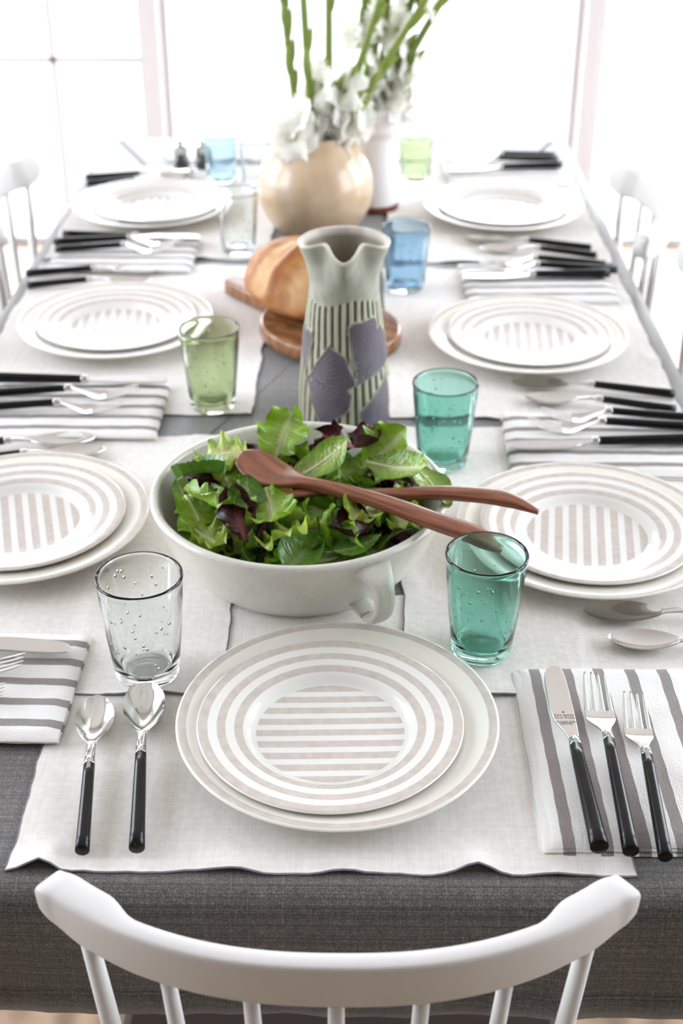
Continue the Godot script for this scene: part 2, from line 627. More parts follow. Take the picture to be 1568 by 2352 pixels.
func build_table() -> void:
	var cx := (TX0 + TX1) / 2
	var cz := (TZ0 + TZ1) / 2
	var t := thing("dining_table", "long rectangular wooden dining table under the grey cloth", "table", Vector3(cx, 0, cz))
	part("table_top", box(Vector3(TX1 - TX0 - 0.01, 0.034, TZ1 - TZ0 - 0.01), 0.004, Vector3(0, 0.728, 0)), M.table_wood, t)
	for sx in [-1, 1]:
		for sz in [-1, 1]:
			part("leg", box(Vector3(0.07, 0.71, 0.07), 0.004, Vector3(sx * 0.4, 0.355, sz * 0.92)), M.table_wood, t)
	# cloth: flat on the top, rounded over the edge, hanging in shallow folds
	var n := 520
	var outline := []
	var hx := (TX1 - TX0) / 2 - 0.006
	var hz := (TZ1 - TZ0) / 2 - 0.006
	var rc := 0.025
	var per := 4.0 * (hx + hz)
	for i in n:
		var s := per * i / n
		var p: Vector2
		var nn: Vector2
		if s < 2 * hx:
			p = Vector2(-hx + s, hz); nn = Vector2(0, 1)
		elif s < 2 * hx + 2 * hz:
			p = Vector2(hx, hz - (s - 2 * hx)); nn = Vector2(1, 0)
		elif s < 4 * hx + 2 * hz:
			p = Vector2(hx - (s - 2 * hx - 2 * hz), -hz); nn = Vector2(0, -1)
		else:
			p = Vector2(-hx, -hz + (s - 4 * hx - 2 * hz)); nn = Vector2(-1, 0)
		var c := Vector2(clampf(p.x, -hx + rc, hx - rc), clampf(p.y, -hz + rc, hz - rc))
		if (p - c).length() > 0.001 and absf(p.x) > hx - rc and absf(p.y) > hz - rc:
			nn = (p - c).normalized()
			p = c + nn * rc
		outline.append([p, nn, s])
	var prof := [Vector2(-0.03, 0), Vector2(-0.012, 0), Vector2(-0.004, -0.0006), Vector2(0.003, -0.003), Vector2(0.009, -0.008), Vector2(0.0125, -0.016), Vector2(0.014, -0.03), Vector2(0.0155, -0.05), Vector2(0.017, -0.07), Vector2(0.0185, -0.088), Vector2(0.019, -0.0955), Vector2(0.0199, -0.0965), Vector2(0.0202, -0.107), Vector2(0.0205, -0.117), Vector2(0.019, -0.1172)]
	var st := begin()
	var P := []
	var wave := FastNoiseLite.new()
	wave.seed = 3
	wave.frequency = 4.0
	var inner := []
	for k in prof.size():
		var row := PackedVector3Array()
		for i in n + 1:
			var o: Array = outline[i % n]
			var depth: float = -prof[k].y / 0.117
			var wv: float = wave.get_noise_2d(cos(TAU * (i % n) / n) * 1.6, sin(TAU * (i % n) / n) * 1.6)
			var w2: float = wave.get_noise_2d(cos(TAU * (i % n) / n) * 5.0 + 9.0, sin(TAU * (i % n) / n) * 5.0)
			var q: Vector2 = o[0] + o[1] * (prof[k].x + depth * depth * (0.012 * wv + 0.006 * w2))
			row.append(Vector3(q.x, prof[k].y + depth * (0.008 * wv + 0.004 * w2), q.y))
		P.append(row)
	var under := []
	for k in range(P.size() - 2, 1, -1):                 # the back of the hanging cloth
		var row := PackedVector3Array()
		for i in n + 1:
			row.append(P[k][i] - Vector3(outline[i % n][1].x, 0, outline[i % n][1].y) * 0.0013)
		under.append(row)
	P.append_array(under)
	grid(st, P)
	st.set_smooth_group(0)
	for i in n:
		for p in [Vector3.ZERO, P[0][i + 1], P[0][i]]:
			st.set_uv(Vector2.ZERO)
			st.add_vertex(p)
	var c := single("tablecloth", done(st), M.grey_linen_cloth, "charcoal grey woven linen cloth hanging over the edges of the long table", "tablecloth", Vector3(cx, CLOTH, cz))
	# hem seam
	var seam := begin()
	var pts := []
	var rr := []
	for i in n + 1:
		pts.append(P[10][i % n] + Vector3(outline[i % n][1].x, 0, outline[i % n][1].y) * 0.0002)
		rr.append(Vector2(0.0006, 0.0006))
	sweep(seam, pts, rr, 5)
	part("hem_seam", done(seam), M.grey_linen_cloth, c)

func build_mat(x0: float, x1: float, z0: float, z1: float, label: String, ripple: String, seed_: int) -> void:
	var nx := 56
	var nz := 64
	var w := FastNoiseLite.new()
	w.seed = seed_
	w.frequency = 7.0
	var P := []
	var U := []
	var cx := (x0 + x1) / 2
	var cz := (z0 + z1) / 2
	for i in nz + 1:
		var row := PackedVector3Array()
		var ur := []
		for j in nx + 1:
			var u := float(j) / nx
			var v := float(i) / nz
			var x := lerpf(x0, x1, u)
			var z := lerpf(z0, z1, v)
			x += 0.004 * w.get_noise_1d(z * 2.0 + 7.0) * (u * 2.0 - 1.0)
			z += 0.004 * w.get_noise_1d(x * 2.0) * (v * 2.0 - 1.0)
			var y := support(x, z) + MAT_T * 0.5
			var e := 0.0
			if ripple == "front":
				e = smoothstep(0.9, 1.0, v)
				var bumps := 0.011 * exp(-pow((u - 0.055) / 0.028, 2.0)) + 0.005 * exp(-pow((u - 0.36) / 0.05, 2.0)) + 0.004 * exp(-pow((u - 0.54) / 0.04, 2.0)) + 0.010 * exp(-pow((u - 0.745) / 0.035, 2.0)) + 0.003 * exp(-pow((u - 0.87) / 0.03, 2.0))
				y += e * bumps * 0.75
				z -= e * bumps * 0.55
			else:
				var out := maxf(smoothstep(0.93, 1.0, v), maxf(smoothstep(0.07, 0.0, v), maxf(smoothstep(0.93, 1.0, u), smoothstep(0.07, 0.0, u))))
				e = out * clampf(w.get_noise_2d(x * 1.4, z * 1.4) * 2.2, 0.0, 1.0)
				y += e * 0.0035
			y += 0.0004 * (1.0 + w.get_noise_2d(x * 4.0, z * 4.0))
			row.append(Vector3(x - cx, y, z - cz))
			ur.append(Vector2(x, z))
		P.append(row)
		U.append(ur)
	var st := begin()
	grid(st, P, false, 0, U)
	var Q := []
	for r in P:
		var row := PackedVector3Array()
		for p in r:
			row.append(p - Vector3(0, MAT_T * 0.8, 0))
		Q.append(row)
	grid(st, Q, false, 1, U)
	var loop := []
	for j in nx + 1:
		loop.append([0, j])
	for i in range(1, nz + 1):
		loop.append([i, nx])
	for j in range(nx - 1, -1, -1):
		loop.append([nz, j])
	for i in range(nz - 1, -1, -1):
		loop.append([i, 0])
	var o := single("place_mat", done(st), M.pale_linen, label, "place mat", Vector3(cx, 0, cz), 0.0, "linen place mats on the table")
	var ed := begin()
	var pts := []
	var rr := []
	for k in loop:
		pts.append(P[k[0]][k[1]] - Vector3(0, MAT_T * 0.35, 0))
		rr.append(Vector2(0.0009, 0.0009))
	sweep(ed, pts, rr, 6)
	part("stitched_edge", done(ed), M.edge_stitching, o)
	mats.append(Rect2(x0, z0, x1 - x0, z1 - z0))


# ---------------------------------------------------------------- folded napkins
func napkin_mesh(seed_: int) -> ArrayMesh:
	var w := FastNoiseLite.new()
	w.seed = seed_
	w.frequency = 9.0
	var st := begin()
	var hx := 0.0745
	var hz := 0.112
	var off := [[-0.004, 0.003], [0.0015, -0.002], [-0.002, 0.001], [0.003, -0.001]]
	var th := 0.0021
	for l in 4:
		var nx := 36
		var nz := 40
		var P := []
		var U := []
		var ring := []
		# a rounded slab: rows run round the cross-section in x, columns along z
		var section := []
		var ys := th * l
		for k in nx + 1:
			section.append([lerpf(-hx, hx, float(k) / nx), 1.0])
		section.append([hx + 0.0011, 0.5])
		for k in nx + 1:
			section.append([lerpf(hx, -hx, float(k) / nx), 0.0])
		section.append([-hx - 0.0011, 0.5])
		section.append(section[0])
		for i in nz + 3:
			var row := PackedVector3Array()
			var ur := []
			var zz := clampi(i - 1, 0, nz)
			var z := lerpf(-hz, hz, float(zz) / nz)
			var cap := 1.0 if i > 0 and i < nz + 2 else 0.0
			for s in section:
				var x: float = s[0] + off[l][0] + 0.0015 * w.get_noise_2d(z * 1.5, l * 3.0 + 1.0)
				var zo: float = z + off[l][1] + 0.0015 * w.get_noise_2d(s[0] * 2.0, l * 5.0) + (0.0 if cap > 0.0 else 0.0007 * signf(z))
				var e := maxf(absf(s[0]) / hx, absf(z) / hz)
				var puff := 0.0016 * (w.get_noise_2d(s[0] * 1.5, z * 1.5) + 0.4) * (0.4 + 0.2 * l)
				var sag := 0.0009 * smoothstep(0.9, 1.0, e) * l
				var yv: float = ys + th * (s[1] if cap > 0.0 else 0.5) * 0.94 + maxf(puff, 0.0) * (0.3 + 0.2 * l) * (0.6 + 0.4 * s[1]) - sag
				row.append(Vector3(x, yv, zo))
				ur.append(Vector2(x + hx - 0.002, z))
			P.append(row)
			U.append(ur)
		grid(st, P, false, l, U)
	return done(st)

func build_napkins() -> void:
	var a := napkin_mesh(4)
	var b := napkin_mesh(19)
	var list := [
		[0.2235, -0.867, 0.01, a, "striped folded napkin at the front right, under the engraved knife and two forks"],
		[-0.362, -0.953, -1.59, b, "striped folded napkin at the near left edge of the frame beside the clear tumbler"],
		[-0.353, -1.507, -1.57, a, "striped folded napkin on the left, below the green tumbler's plate setting"],
		[-0.372, -2.070, -1.58, b, "striped folded napkin on the left between the middle and far plates"],
		[0.295, -1.420, 1.56, a, "striped folded napkin on the right, beside the teal tumbler behind the bowl"],
		[0.278, -1.950, 1.60, b, "striped folded napkin on the right behind the middle plates, near the blue tumbler"],
		[0.283, -2.520, 1.64, a, "striped folded napkin at the far right end beyond the last plates"]]
	for n in list:
		single("napkin", n[3], M.striped_linen, n[4], "napkin", Vector3(n[0], support(n[0], n[1]), n[1]), n[2], "striped linen napkins")


# ---------------------------------------------------------------- plates
func plate_profile(R: float, well: float, h: float) -> Array:
	return [Vector2(0, 0.0022), Vector2(well * 0.86, 0.0022), Vector2(well * 0.9, 0.0), Vector2(well * 0.96, 0.0), Vector2(well * 1.0, 0.0024), Vector2(well * 1.12, 0.0055), Vector2(well * 1.22, h * 0.52), Vector2(lerpf(well * 1.22, R, 0.5), h * 0.7), Vector2(R - 0.003, h - 0.0036), Vector2(R - 0.0008, h - 0.0026), Vector2(R, h - 0.0013), Vector2(R - 0.0006, h - 0.0003), Vector2(R - 0.0022, h), Vector2(R - 0.006, h - 0.0006), Vector2(lerpf(well * 1.22, R, 0.5), h * 0.79 + 0.0015), Vector2(well * 1.24, h * 0.6 + 0.0028), Vector2(well * 1.18, h * 0.55 + 0.0022), Vector2(well * 1.12, h * 0.44 + 0.0018), Vector2(well * 1.06, 0.0063), Vector2(well * 0.98, 0.0052), Vector2(well * 0.6, 0.0049), Vector2(0, 0.0049)]

func build_plates() -> void:
	var dinner := lathe(plate_profile(0.137, 0.081, 0.022), 128, 0.274)
	var salad := lathe(plate_profile(0.1125, 0.062, 0.0195), 128, 0.225)
	var list := [
		[-0.013, -0.890, -0.006, 0.008, 0.03, "front", "nearest the camera behind the white chair back"],
		[-0.356, -1.224, 0.0, 0.003, 1.83, "near left", "cut by the left edge beside the clear tumbler"],
		[0.245, -1.206, 0.0, 0.003, 1.44, "near right", "at the right edge behind the front teal tumbler"],
		[-0.337, -1.762, 0.0, 0.004, 1.66, "middle left", "behind the green tumbler on the left"],
		[0.238, -1.721, 0.002, 0.006, 1.5, "middle right", "right of the pitcher"],
		[-0.357, -2.291, 0.01, 0.004, 1.62, "far left", "left of the round vase"],
		[0.257, -2.283, -0.002, 0.004, 1.5, "far right", "right of the white vase"]]
	for p in list:
		var y := support(p[0], p[1]) + 0.0002
		single("dinner_plate", dinner, M.dinner_glaze, "large cream dinner plate with taupe rim, %s" % p[6], "plate", Vector3(p[0], y, p[1]), p[4], "dinner plates")
		single("salad_plate", salad, M.salad_glaze, "smaller striped white plate, %s" % p[6], "plate", Vector3(p[0] + p[2], y + 0.0051, p[1] + p[3]), p[4], "striped salad plates")


# ---------------------------------------------------------------- cutlery: tip at the origin, handle towards +z, lowest point at y = 0
func handle_parts(o: Node3D, z0: float, z1: float, r0: float, r1: float, y0: float, y1: float, metal: Material) -> void:
	var st := begin()
	sweep(st, [Vector3(0, y0, z0 - 0.0085), Vector3(0, y0, z0 - 0.008), Vector3(0, y0, z0 - 0.001), Vector3(0, y0, z0)], [Vector2(r0, r0) * 0.9, Vector2(r0, r0) * 0.97, Vector2(r0, r0), Vector2(r0, r0)], 20)
	part("ferrule", done(st), M.steel, o)
	st = begin()
	var pts := []
	var rr := []
	for i in 9:
		var t := i / 8.0
		pts.append(Vector3(0, lerpf(y0, y1, t), lerpf(z0, z1 - 0.0006, t)))
		rr.append(Vector2.ONE * lerpf(r0, r1, t))
	sweep(st, pts, rr, 24)
	var cone := []                                      # the end is turned to a shallow cone
	var ct := Vector3(0, y1, z1 + 0.0018)
	var ring := PackedVector3Array()
	var tipr := PackedVector3Array()
	for j in 25:
		var a := TAU * (j % 24) / 24
		ring.append(Vector3(r1 * cos(a), y1 + r1 * sin(a), z1 - 0.0006))
		tipr.append(ct)
	grid(st, [ring, tipr], false, 2)
	part("handle", done(st), M.black_resin, o)

func make_spoon(L: float, bl: float, bw: float, r1: float) -> Node3D:
	var o := Node3D.new()
	var st := begin()
	var P := []
	var Q := []
	var n := 26
	var m := 16
	for i in n + 1:
		var t := float(i) / n
		var z := bl * t
		var w := bw * 0.5 * pow(maxf(sin(PI * pow(t, 0.88)), 0.0), 0.62) if t < 0.999 else 0.0
		if t > 0.72:
			w = maxf(w, 0.0036)
		var depth := 0.0078 * pow(maxf(sin(PI * clampf(pow(t, 1.05) * 1.02, 0, 1)), 0.0), 0.8)
		var rim := 0.0085 + 0.0022 * t * t
		var row := PackedVector3Array()
		var row2 := PackedVector3Array()
		for j in m + 1:
			var s := float(j) / m * 2.0 - 1.0
			var y := rim - depth * (1.0 - s * s)
			row.append(Vector3(s * w, y, z))
			row2.append(Vector3(s * w * 0.985, y - 0.0013 * (1.0 - pow(absf(s), 8.0)) - 0.0002, z))
		P.append(row)
		Q.append(row2)
	grid(st, P, false, 0)
	grid(st, Q, false, 1)
	var edge := [PackedVector3Array(), PackedVector3Array()]
	for side in [0, m]:
		var a := PackedVector3Array()
		var b := PackedVector3Array()
		for i in n + 1:
			a.append(P[i][side])
			b.append(Q[i][side])
		grid(st, [a, b], false, 2)
	var hz := bl + 0.0285
	sweep(st, spline3([Vector3(0, 0.0100, bl - 0.0035), Vector3(0, 0.0112, bl + 0.004), Vector3(0, 0.0122, bl + 0.012), Vector3(0, 0.0122, hz - 0.008)], 5), [Vector2(0.00340, 0.00110), Vector2(0.00346, 0.00118), Vector2(0.00352, 0.00126), Vector2(0.00358, 0.00134), Vector2(0.00364, 0.00142), Vector2(0.00370, 0.00150), Vector2(0.00376, 0.00158), Vector2(0.00382, 0.00166), Vector2(0.00388, 0.00174), Vector2(0.00394, 0.00182), Vector2(0.00400, 0.00190), Vector2(0.00406, 0.00198), Vector2(0.00412, 0.00206), Vector2(0.00418, 0.00214), Vector2(0.00424, 0.00222), Vector2(0.00430, 0.00230)], 14)
	part("spoon_bowl", done(st), M.steel, o)
	handle_parts(o, hz, L, 0.0047, r1, 0.0120, r1 + 0.0004, M.steel)
	return o

func fork_y(z: float, k: float) -> float:
	var t := z / k
	return 0.0015 + 0.0125 * pow(maxf(0.72 - t, 0.0), 1.7) * 1.55 + 0.0125 * pow(clampf((t - 0.72) / 0.5, 0.0, 1.0), 1.2)

func make_fork(L: float, k: float, w: float, r1: float) -> Node3D:
	var o := Node3D.new()
	var st := begin()
	var root := k * 0.60                                 # where the tines join
	for q in 4:
		var pts := []
		var rr := []
		for i in 10:
			var t := i / 9.0
			var z := lerpf(0.0, root + 0.003, t)
			var spread := lerpf(0.80, 1.0, pow(t, 0.5))
			pts.append(Vector3((q - 1.5) / 1.5 * (w * 0.5 - w * 0.085) * spread, fork_y(z, k), z))
			rr.append(Vector2(lerpf(0.0007, w * 0.085, pow(t, 0.55)), lerpf(0.0005, 0.0009, t)))
		sweep(st, pts, rr, 8, Vector3.UP, 3.0, q)
	var P := []
	var Q := []
	for i in 21:
		var t := i / 20.0
		var z := lerpf(root, k * 1.22, t)
		var hw := lerpf(w * 0.5, 0.0041, smoothstep(0.18, 0.86, t)) * (1.0 if t > 0.02 else 0.995)
		var row := PackedVector3Array()
		var row2 := PackedVector3Array()
		for j in 13:
			var s := j / 6.0 - 1.0
			var y := fork_y(z, k) + 0.0009 + 0.0009 * s * s * (1.0 - t)
			var thick := lerpf(0.0017, 0.003, t)
			row.append(Vector3(s * hw, y, z))
			row2.append(Vector3(s * hw, y - thick * (1.0 - 0.6 * pow(absf(s), 6.0)), z))
		P.append(row)
		Q.append(row2)
	grid(st, P, false, 8)
	grid(st, Q, false, 9)
	for side in [0, 12]:
		var a := PackedVector3Array()
		var b := PackedVector3Array()
		for i in 21:
			a.append(P[i][side])
			b.append(Q[i][side])
		grid(st, [a, b], false, 10)
	grid(st, [P[0], Q[0]], false, 11)
	part("fork_head", done(st), M.satin_steel, o)
	var hz := k * 1.22 + 0.007
	handle_parts(o, hz, L, 0.0047, r1, 0.0132, r1 + 0.0004, M.satin_steel)
	return o

func make_knife(L: float, engraved: bool) -> Node3D:
	var o := Node3D.new()
	var edge := spline2([Vector2(-0.004, 0.0008), Vector2(-0.0105, 0.006), Vector2(-0.0140, 0.02), Vector2(-0.0150, 0.045), Vector2(-0.0143, 0.068), Vector2(-0.0110, 0.082), Vector2(-0.0060, 0.093), Vector2(-0.0042, 0.1035)], 5)
	var spine := spline2([Vector2(0.0046, 0.1035), Vector2(0.0054, 0.085), Vector2(0.0056, 0.04), Vector2(0.0046, 0.012), Vector2(0.0015, 0.0022), Vector2(-0.004, 0.0008)], 5)
	spine.remove_at(spine.size() - 1)
	edge.append_array(spine)
	var blade := part("blade", slab(edge, 0.0045, 0.0068, 0.0008), M.satin_steel, o)
	if engraved:
		var lines := [["kate spade", 0.0705, 4.4], ["NEW YORK", 0.0742, 2.9], ["STAINLESS", 0.0796, 2.5], ["LENOX", 0.0822, 2.2]]
		var spade := [Vector2(0, -0.0012), Vector2(0.0005, -0.0006), Vector2(0.001, -0.0001), Vector2(0.0009, 0.0004), Vector2(0.0003, 0.0004), Vector2(0.0004, 0.001), Vector2(-0.0004, 0.001), Vector2(-0.0003, 0.0004), Vector2(-0.0009, 0.0004), Vector2(-0.001, -0.0001), Vector2(-0.0005, -0.0006)]
		part("engraved_spade", slab(spade, 0.0, 0.0001, 0.00002), M.engraving, blade).position = Vector3(-0.004, 0.00679, 0.0665)
		for l in lines:
			var tm := TextMesh.new()
			var f := SystemFont.new()
			f.font_names = PackedStringArray(["Droid Serif"])
			tm.font = f
			tm.text = l[0]
			tm.font_size = 32
			tm.pixel_size = 0.000024 * l[2]
			tm.depth = 0.00008
			var w := part("engraved_text", tm, M.engraving, blade)
			w.position = Vector3(-0.0040, 0.00685, l[1])
			w.rotation.x = -PI / 2
	handle_parts(o, 0.1115, L, 0.0054, 0.0072, 0.0072, 0.0076, M.satin_steel)
	return o

func lay(proto: Node3D, called: String, label: String, category: String, tip: Vector2, deg: float, y: float, group: String) -> void:
	var c: Node3D = proto.duplicate()
	c.name = numbered(called)
	add_child(c)
	c.position = Vector3(tip.x, y, tip.y)
	c.rotation.y = deg_to_rad(deg)
	tag(c, label, category, group)

func build_cutlery() -> void:
	var big := make_spoon(0.208, 0.078, 0.0368, 0.0062)
	var little := make_spoon(0.188, 0.069, 0.0335, 0.0056)
	var fork := make_fork(0.212, 0.070, 0.0252, 0.0064)
	var small_fork := make_fork(0.191, 0.064, 0.0235, 0.0056)
	var signed := make_knife(0.227, true)
	var knife := make_knife(0.227, false)
	var nap := 0.0098
	var sp := "steel spoons with black handles"
	var fk := "steel forks with black handles"
	var kn := "steel knives with black handles"
	var y0 := CLOTH + 0.002
	# [which, tip, direction the handle points (degrees from +z towards +x), what it lies on, where]
	var rows := [
		["little", -0.226, -0.933, 6.1, 0, "small spoon at the front left, left of the larger front spoon"],
		["big", -0.186, -0.954, 6.0, 0, "large spoon at the front left, next to the front plates"],
		["signed", 0.183, -0.968, 0.8, 1, "knife with engraved blade on the front right napkin"],
		["fork", 0.213, -0.950, -1.0, 1, "large fork on the front right napkin, between knife and small fork"],
		["small_fork", 0.244, -0.927, -2.6, 1, "small fork on the front right napkin, rightmost piece"],
		["knife", -0.258, -0.985, -95.6, 1, "knife tip on the napkin at the near left edge of the frame"],
		["fork", -0.296, -0.966, -88.0, 1, "upper fork on the napkin at the near left edge, tines only in view"],
		["small_fork", -0.305, -0.925, -88.0, 1, "lower fork on the napkin at the near left edge, tines only in view"],
		["big", -0.310, -1.424, -80.5, 0, "spoon on the near left, upper of the two above the left plate"],
		["little", -0.293, -1.394, -79.0, 0, "spoon bowl on the near left, half hidden behind the left plate"],
		["knife", -0.240, -1.566, -91.5, 1, "knife on the left napkin, topmost of the three pieces below the middle left plates"],
		["fork", -0.273, -1.536, -86.0, 1, "large fork on the left napkin, middle piece below the middle left plates"],
		["small_fork", -0.287, -1.495, -88.0, 1, "small fork on the left napkin, lowest piece below the middle left plates"],
		["big", -0.304, -1.995, -84.5, 0, "spoon behind the middle left plates, farther of the two"],
		["little", -0.312, -1.946, -84.0, 0, "spoon behind the middle left plates, mostly hidden by them"],
		["knife", -0.255, -2.118, -92.6, 1, "knife on the far left napkin, farthest of its three pieces"],
		["fork", -0.278, -2.100, -88.0, 1, "large fork on the far left napkin, middle piece"],
		["small_fork", -0.290, -2.066, -88.0, 1, "small fork on the far left napkin, nearest piece"],
		["big", -0.300, -2.500, -84.0, 0, "spoon behind the far left plates, farther of the two"],
		["little", -0.312, -2.462, -84.0, 0, "spoon behind the far left plates, nearer of the two"],
		["knife", 0.176, -1.399, 93.0, 1, "knife on the right napkin behind the near right plates"],
		["fork", 0.209, -1.447, 88.5, 1, "large fork on the right napkin, beside the knife behind the near right plates"],
		["small_fork", 0.229, -1.478, 88.0, 1, "small fork on the right napkin, farthest piece behind the near right plates"],
		["big", 0.222, -1.068, 87.0, 0, "farther of two spoons at the right edge near the front teal tumbler"],
		["little", 0.238, -1.023, 85.5, 0, "spoon at the right edge of the frame, nearer one above the front napkin"],
		["knife", 0.163, -1.950, 92.0, 1, "knife on the napkin behind the middle right plates"],
		["fork", 0.192, -1.985, 87.0, 1, "large fork on the napkin behind the middle right plates"],
		["small_fork", 0.200, -2.018, 85.0, 1, "small fork on the napkin behind the middle right plates, farthest piece"],
		["big", 0.203, -1.588, 80.5, 0, "spoon in front of the middle right plates, farther of the two"],
		["little", 0.216, -1.543, 80.2, 0, "spoon in front of the middle right plates, nearer of the two"],
		["big", 0.180, -2.144, 78.0, 0, "spoon in front of the far right plates, farther of the two"],
		["little", 0.202, -2.100, 80.2, 0, "spoon in front of the far right plates, nearer of the two"],
		["knife", 0.167, -2.508, 97.0, 1, "knife on the napkin at the far right end"],
		["fork", 0.180, -2.548, 98.0, 1, "large fork on the napkin at the far right end"],
		["small_fork", 0.200, -2.580, 99.0, 1, "small fork on the napkin at the far right end, farthest piece"]]
	for r in rows:
		var tip := Vector2(r[1], r[2])
		var y: float = support(r[1], r[2]) + (nap if r[4] == 1 else 0.0003)
		match r[0]:
			"big": lay(big, "table_spoon", r[5], "spoon", tip, r[3], y, sp)
			"little": lay(little, "dessert_spoon", r[5], "spoon", tip, r[3], y, sp)
			"fork": lay(fork, "dinner_fork", r[5], "fork", tip, r[3], y, fk)
			"small_fork": lay(small_fork, "salad_fork", r[5], "fork", tip, r[3], y, fk)
			"signed": lay(signed, "dinner_knife", r[5], "knife", tip, r[3], y, kn)
			"knife": lay(knife, "dinner_knife", r[5], "knife", tip, r[3], y, kn)
	for p in [big, little, fork, small_fork, signed, knife]:
		p.free()


# ---------------------------------------------------------------- tumblers
func tumbler(at: Vector2, label: String, m: Material, h: float, rt: float, rb: float, seed_: int, bubbles := 56) -> void:
	var t := thing("tumbler", label, "glass", Vector3(at.x, support(at.x, at.y) + 0.0004, at.y), 0.0, "bubbled glass tumblers")
	var w := 0.0033
	var prof := [Vector2(0, 0.0012), Vector2(rb * 0.72, 0.0006), Vector2(rb * 0.86, 0.0), Vector2(rb * 0.96, 0.0012), Vector2(rb * 1.0, 0.0042), Vector2(lerpf(rb, rt, 0.13), h * 0.12), Vector2(lerpf(rb, rt, 0.5), h * 0.45), Vector2(lerpf(rb, rt, 0.85), h * 0.82), Vector2(rt - 0.0006, h * 0.95), Vector2(rt, h - 0.0026), Vector2(rt - 0.0002, h - 0.0009), Vector2(rt - 0.0013, h), Vector2(rt - 0.0028, h - 0.0007), Vector2(rt - 0.0034, h - 0.0026), Vector2(rt - 0.0036, h * 0.94), Vector2(lerpf(rb, rt, 0.85) - w, h * 0.82), Vector2(lerpf(rb, rt, 0.5) - w, h * 0.45), Vector2(lerpf(rb, rt, 0.2) - w * 1.2, h * 0.18), Vector2(rb * 0.84, h * 0.105), Vector2(rb * 0.66, h * 0.082), Vector2(rb * 0.3, h * 0.074), Vector2(0, h * 0.074)]
	var sm := []
	for i in prof.size() - 1:
		sm.append(prof[i])
		if prof[i].distance_to(prof[i + 1]) > 0.006:
			sm.append(prof[i].lerp(prof[i + 1], 0.5))
	sm.append(prof[-1])
	part("glass_wall", lathe(sm, 96), m, t)
	var r := RandomNumberGenerator.new()
	r.seed = seed_
	var st := begin()
	for k in bubbles:                                    # air trapped in the wall
		var v := r.randf_range(0.2, 0.62) if r.randf() < 0.75 else r.randf_range(0.62, 0.9)
		var a := r.randf() * TAU
		var rad := lerpf(rb, rt, v) - w * 0.5
		var s := r.randf_range(0.0006, 0.0016)
		ball_into(st, Vector3(rad * cos(a), h * v, rad * sin(a)), Vector3(minf(s, 0.0011), s * r.randf_range(1.0, 1.4), s), 12, true, k, a)
	part("air_bubbles", done(st), m, t).set_meta("kind", "stuff")

func build_tumblers() -> void:
	tumbler(Vector2(0.119, -1.011), "teal glass tumbler at the front right between plates and striped napkin", M.teal_glass, 0.108, 0.0375, 0.0275, 3)
	tumbler(Vector2(-0.187, -0.974), "clear colourless glass tumbler at the front left, above the two front spoons", M.clear_glass, 0.107, 0.0385, 0.029, 8)
	tumbler(Vector2(0.103, -1.380), "teal glass tumbler behind the salad bowl on the right", M.teal_glass, 0.104, 0.0378, 0.0285, 14)
	tumbler(Vector2(-0.179, -1.527), "olive green glass tumbler in front of the middle left plates", M.green_glass, 0.107, 0.0375, 0.028, 22)
	tumbler(Vector2(0.076, -1.936), "blue glass tumbler behind the pitcher on the right", M.blue_glass, 0.100, 0.0368, 0.0285, 27)
	tumbler(Vector2(0.112, -2.490), "green glass tumbler at the far end beside the white vase", M.pale_green_glass, 0.085, 0.034, 0.027, 31, 24)
	tumbler(Vector2(-0.190, -2.097), "clear glass tumbler left of the round vase, by the far left napkin", M.clear_glass, 0.100, 0.034, 0.0265, 35, 24)
	tumbler(Vector2(-0.252, -2.486), "pale blue glass tumbler at the far end behind the far left plates", M.pale_blue_glass, 0.085, 0.033, 0.0265, 41, 24)
	tumbler(Vector2(-0.182, -2.44), "clear glass tumbler at the far end between the pale blue tumbler and round vase", M.clear_glass, 0.088, 0.032, 0.026, 44, 20)
	# two little shakers
	for k in 2:
		var x := -0.335 + 0.042 * k
		var t := thing("glass_shaker", ["small glass shaker at the far left, left one of the pair", "small glass shaker right of its twin, by the pale blue tumbler"][k], "shaker", Vector3(x, support(x, -2.55) + 0.0003, -2.55), 0.0, "pair of glass shakers")
		part("glass_body", lathe([Vector2(0, 0), Vector2(0.015, 0), Vector2(0.017, 0.002), Vector2(0.0155, 0.02), Vector2(0.012, 0.04), Vector2(0.0105, 0.04), Vector2(0.0135, 0.02), Vector2(0.0145, 0.0045), Vector2(0, 0.004)], 32), M.clear_glass, t)
		part("cap", lathe([Vector2(0, 0.0402), Vector2(0.0125, 0.0402), Vector2(0.0125, 0.05), Vector2(0.009, 0.056), Vector2(0, 0.058)], 32), M.steel, t)
		part("filling", lathe([Vector2(0, 0.0046), Vector2(0.0135, 0.0052), Vector2(0.0132, 0.015), Vector2(0, 0.016)], 24), M.pepper, t)


# ---------------------------------------------------------------- bowl, salad and servers
const BOWL := Vector3(-0.055, 0, -1.168)

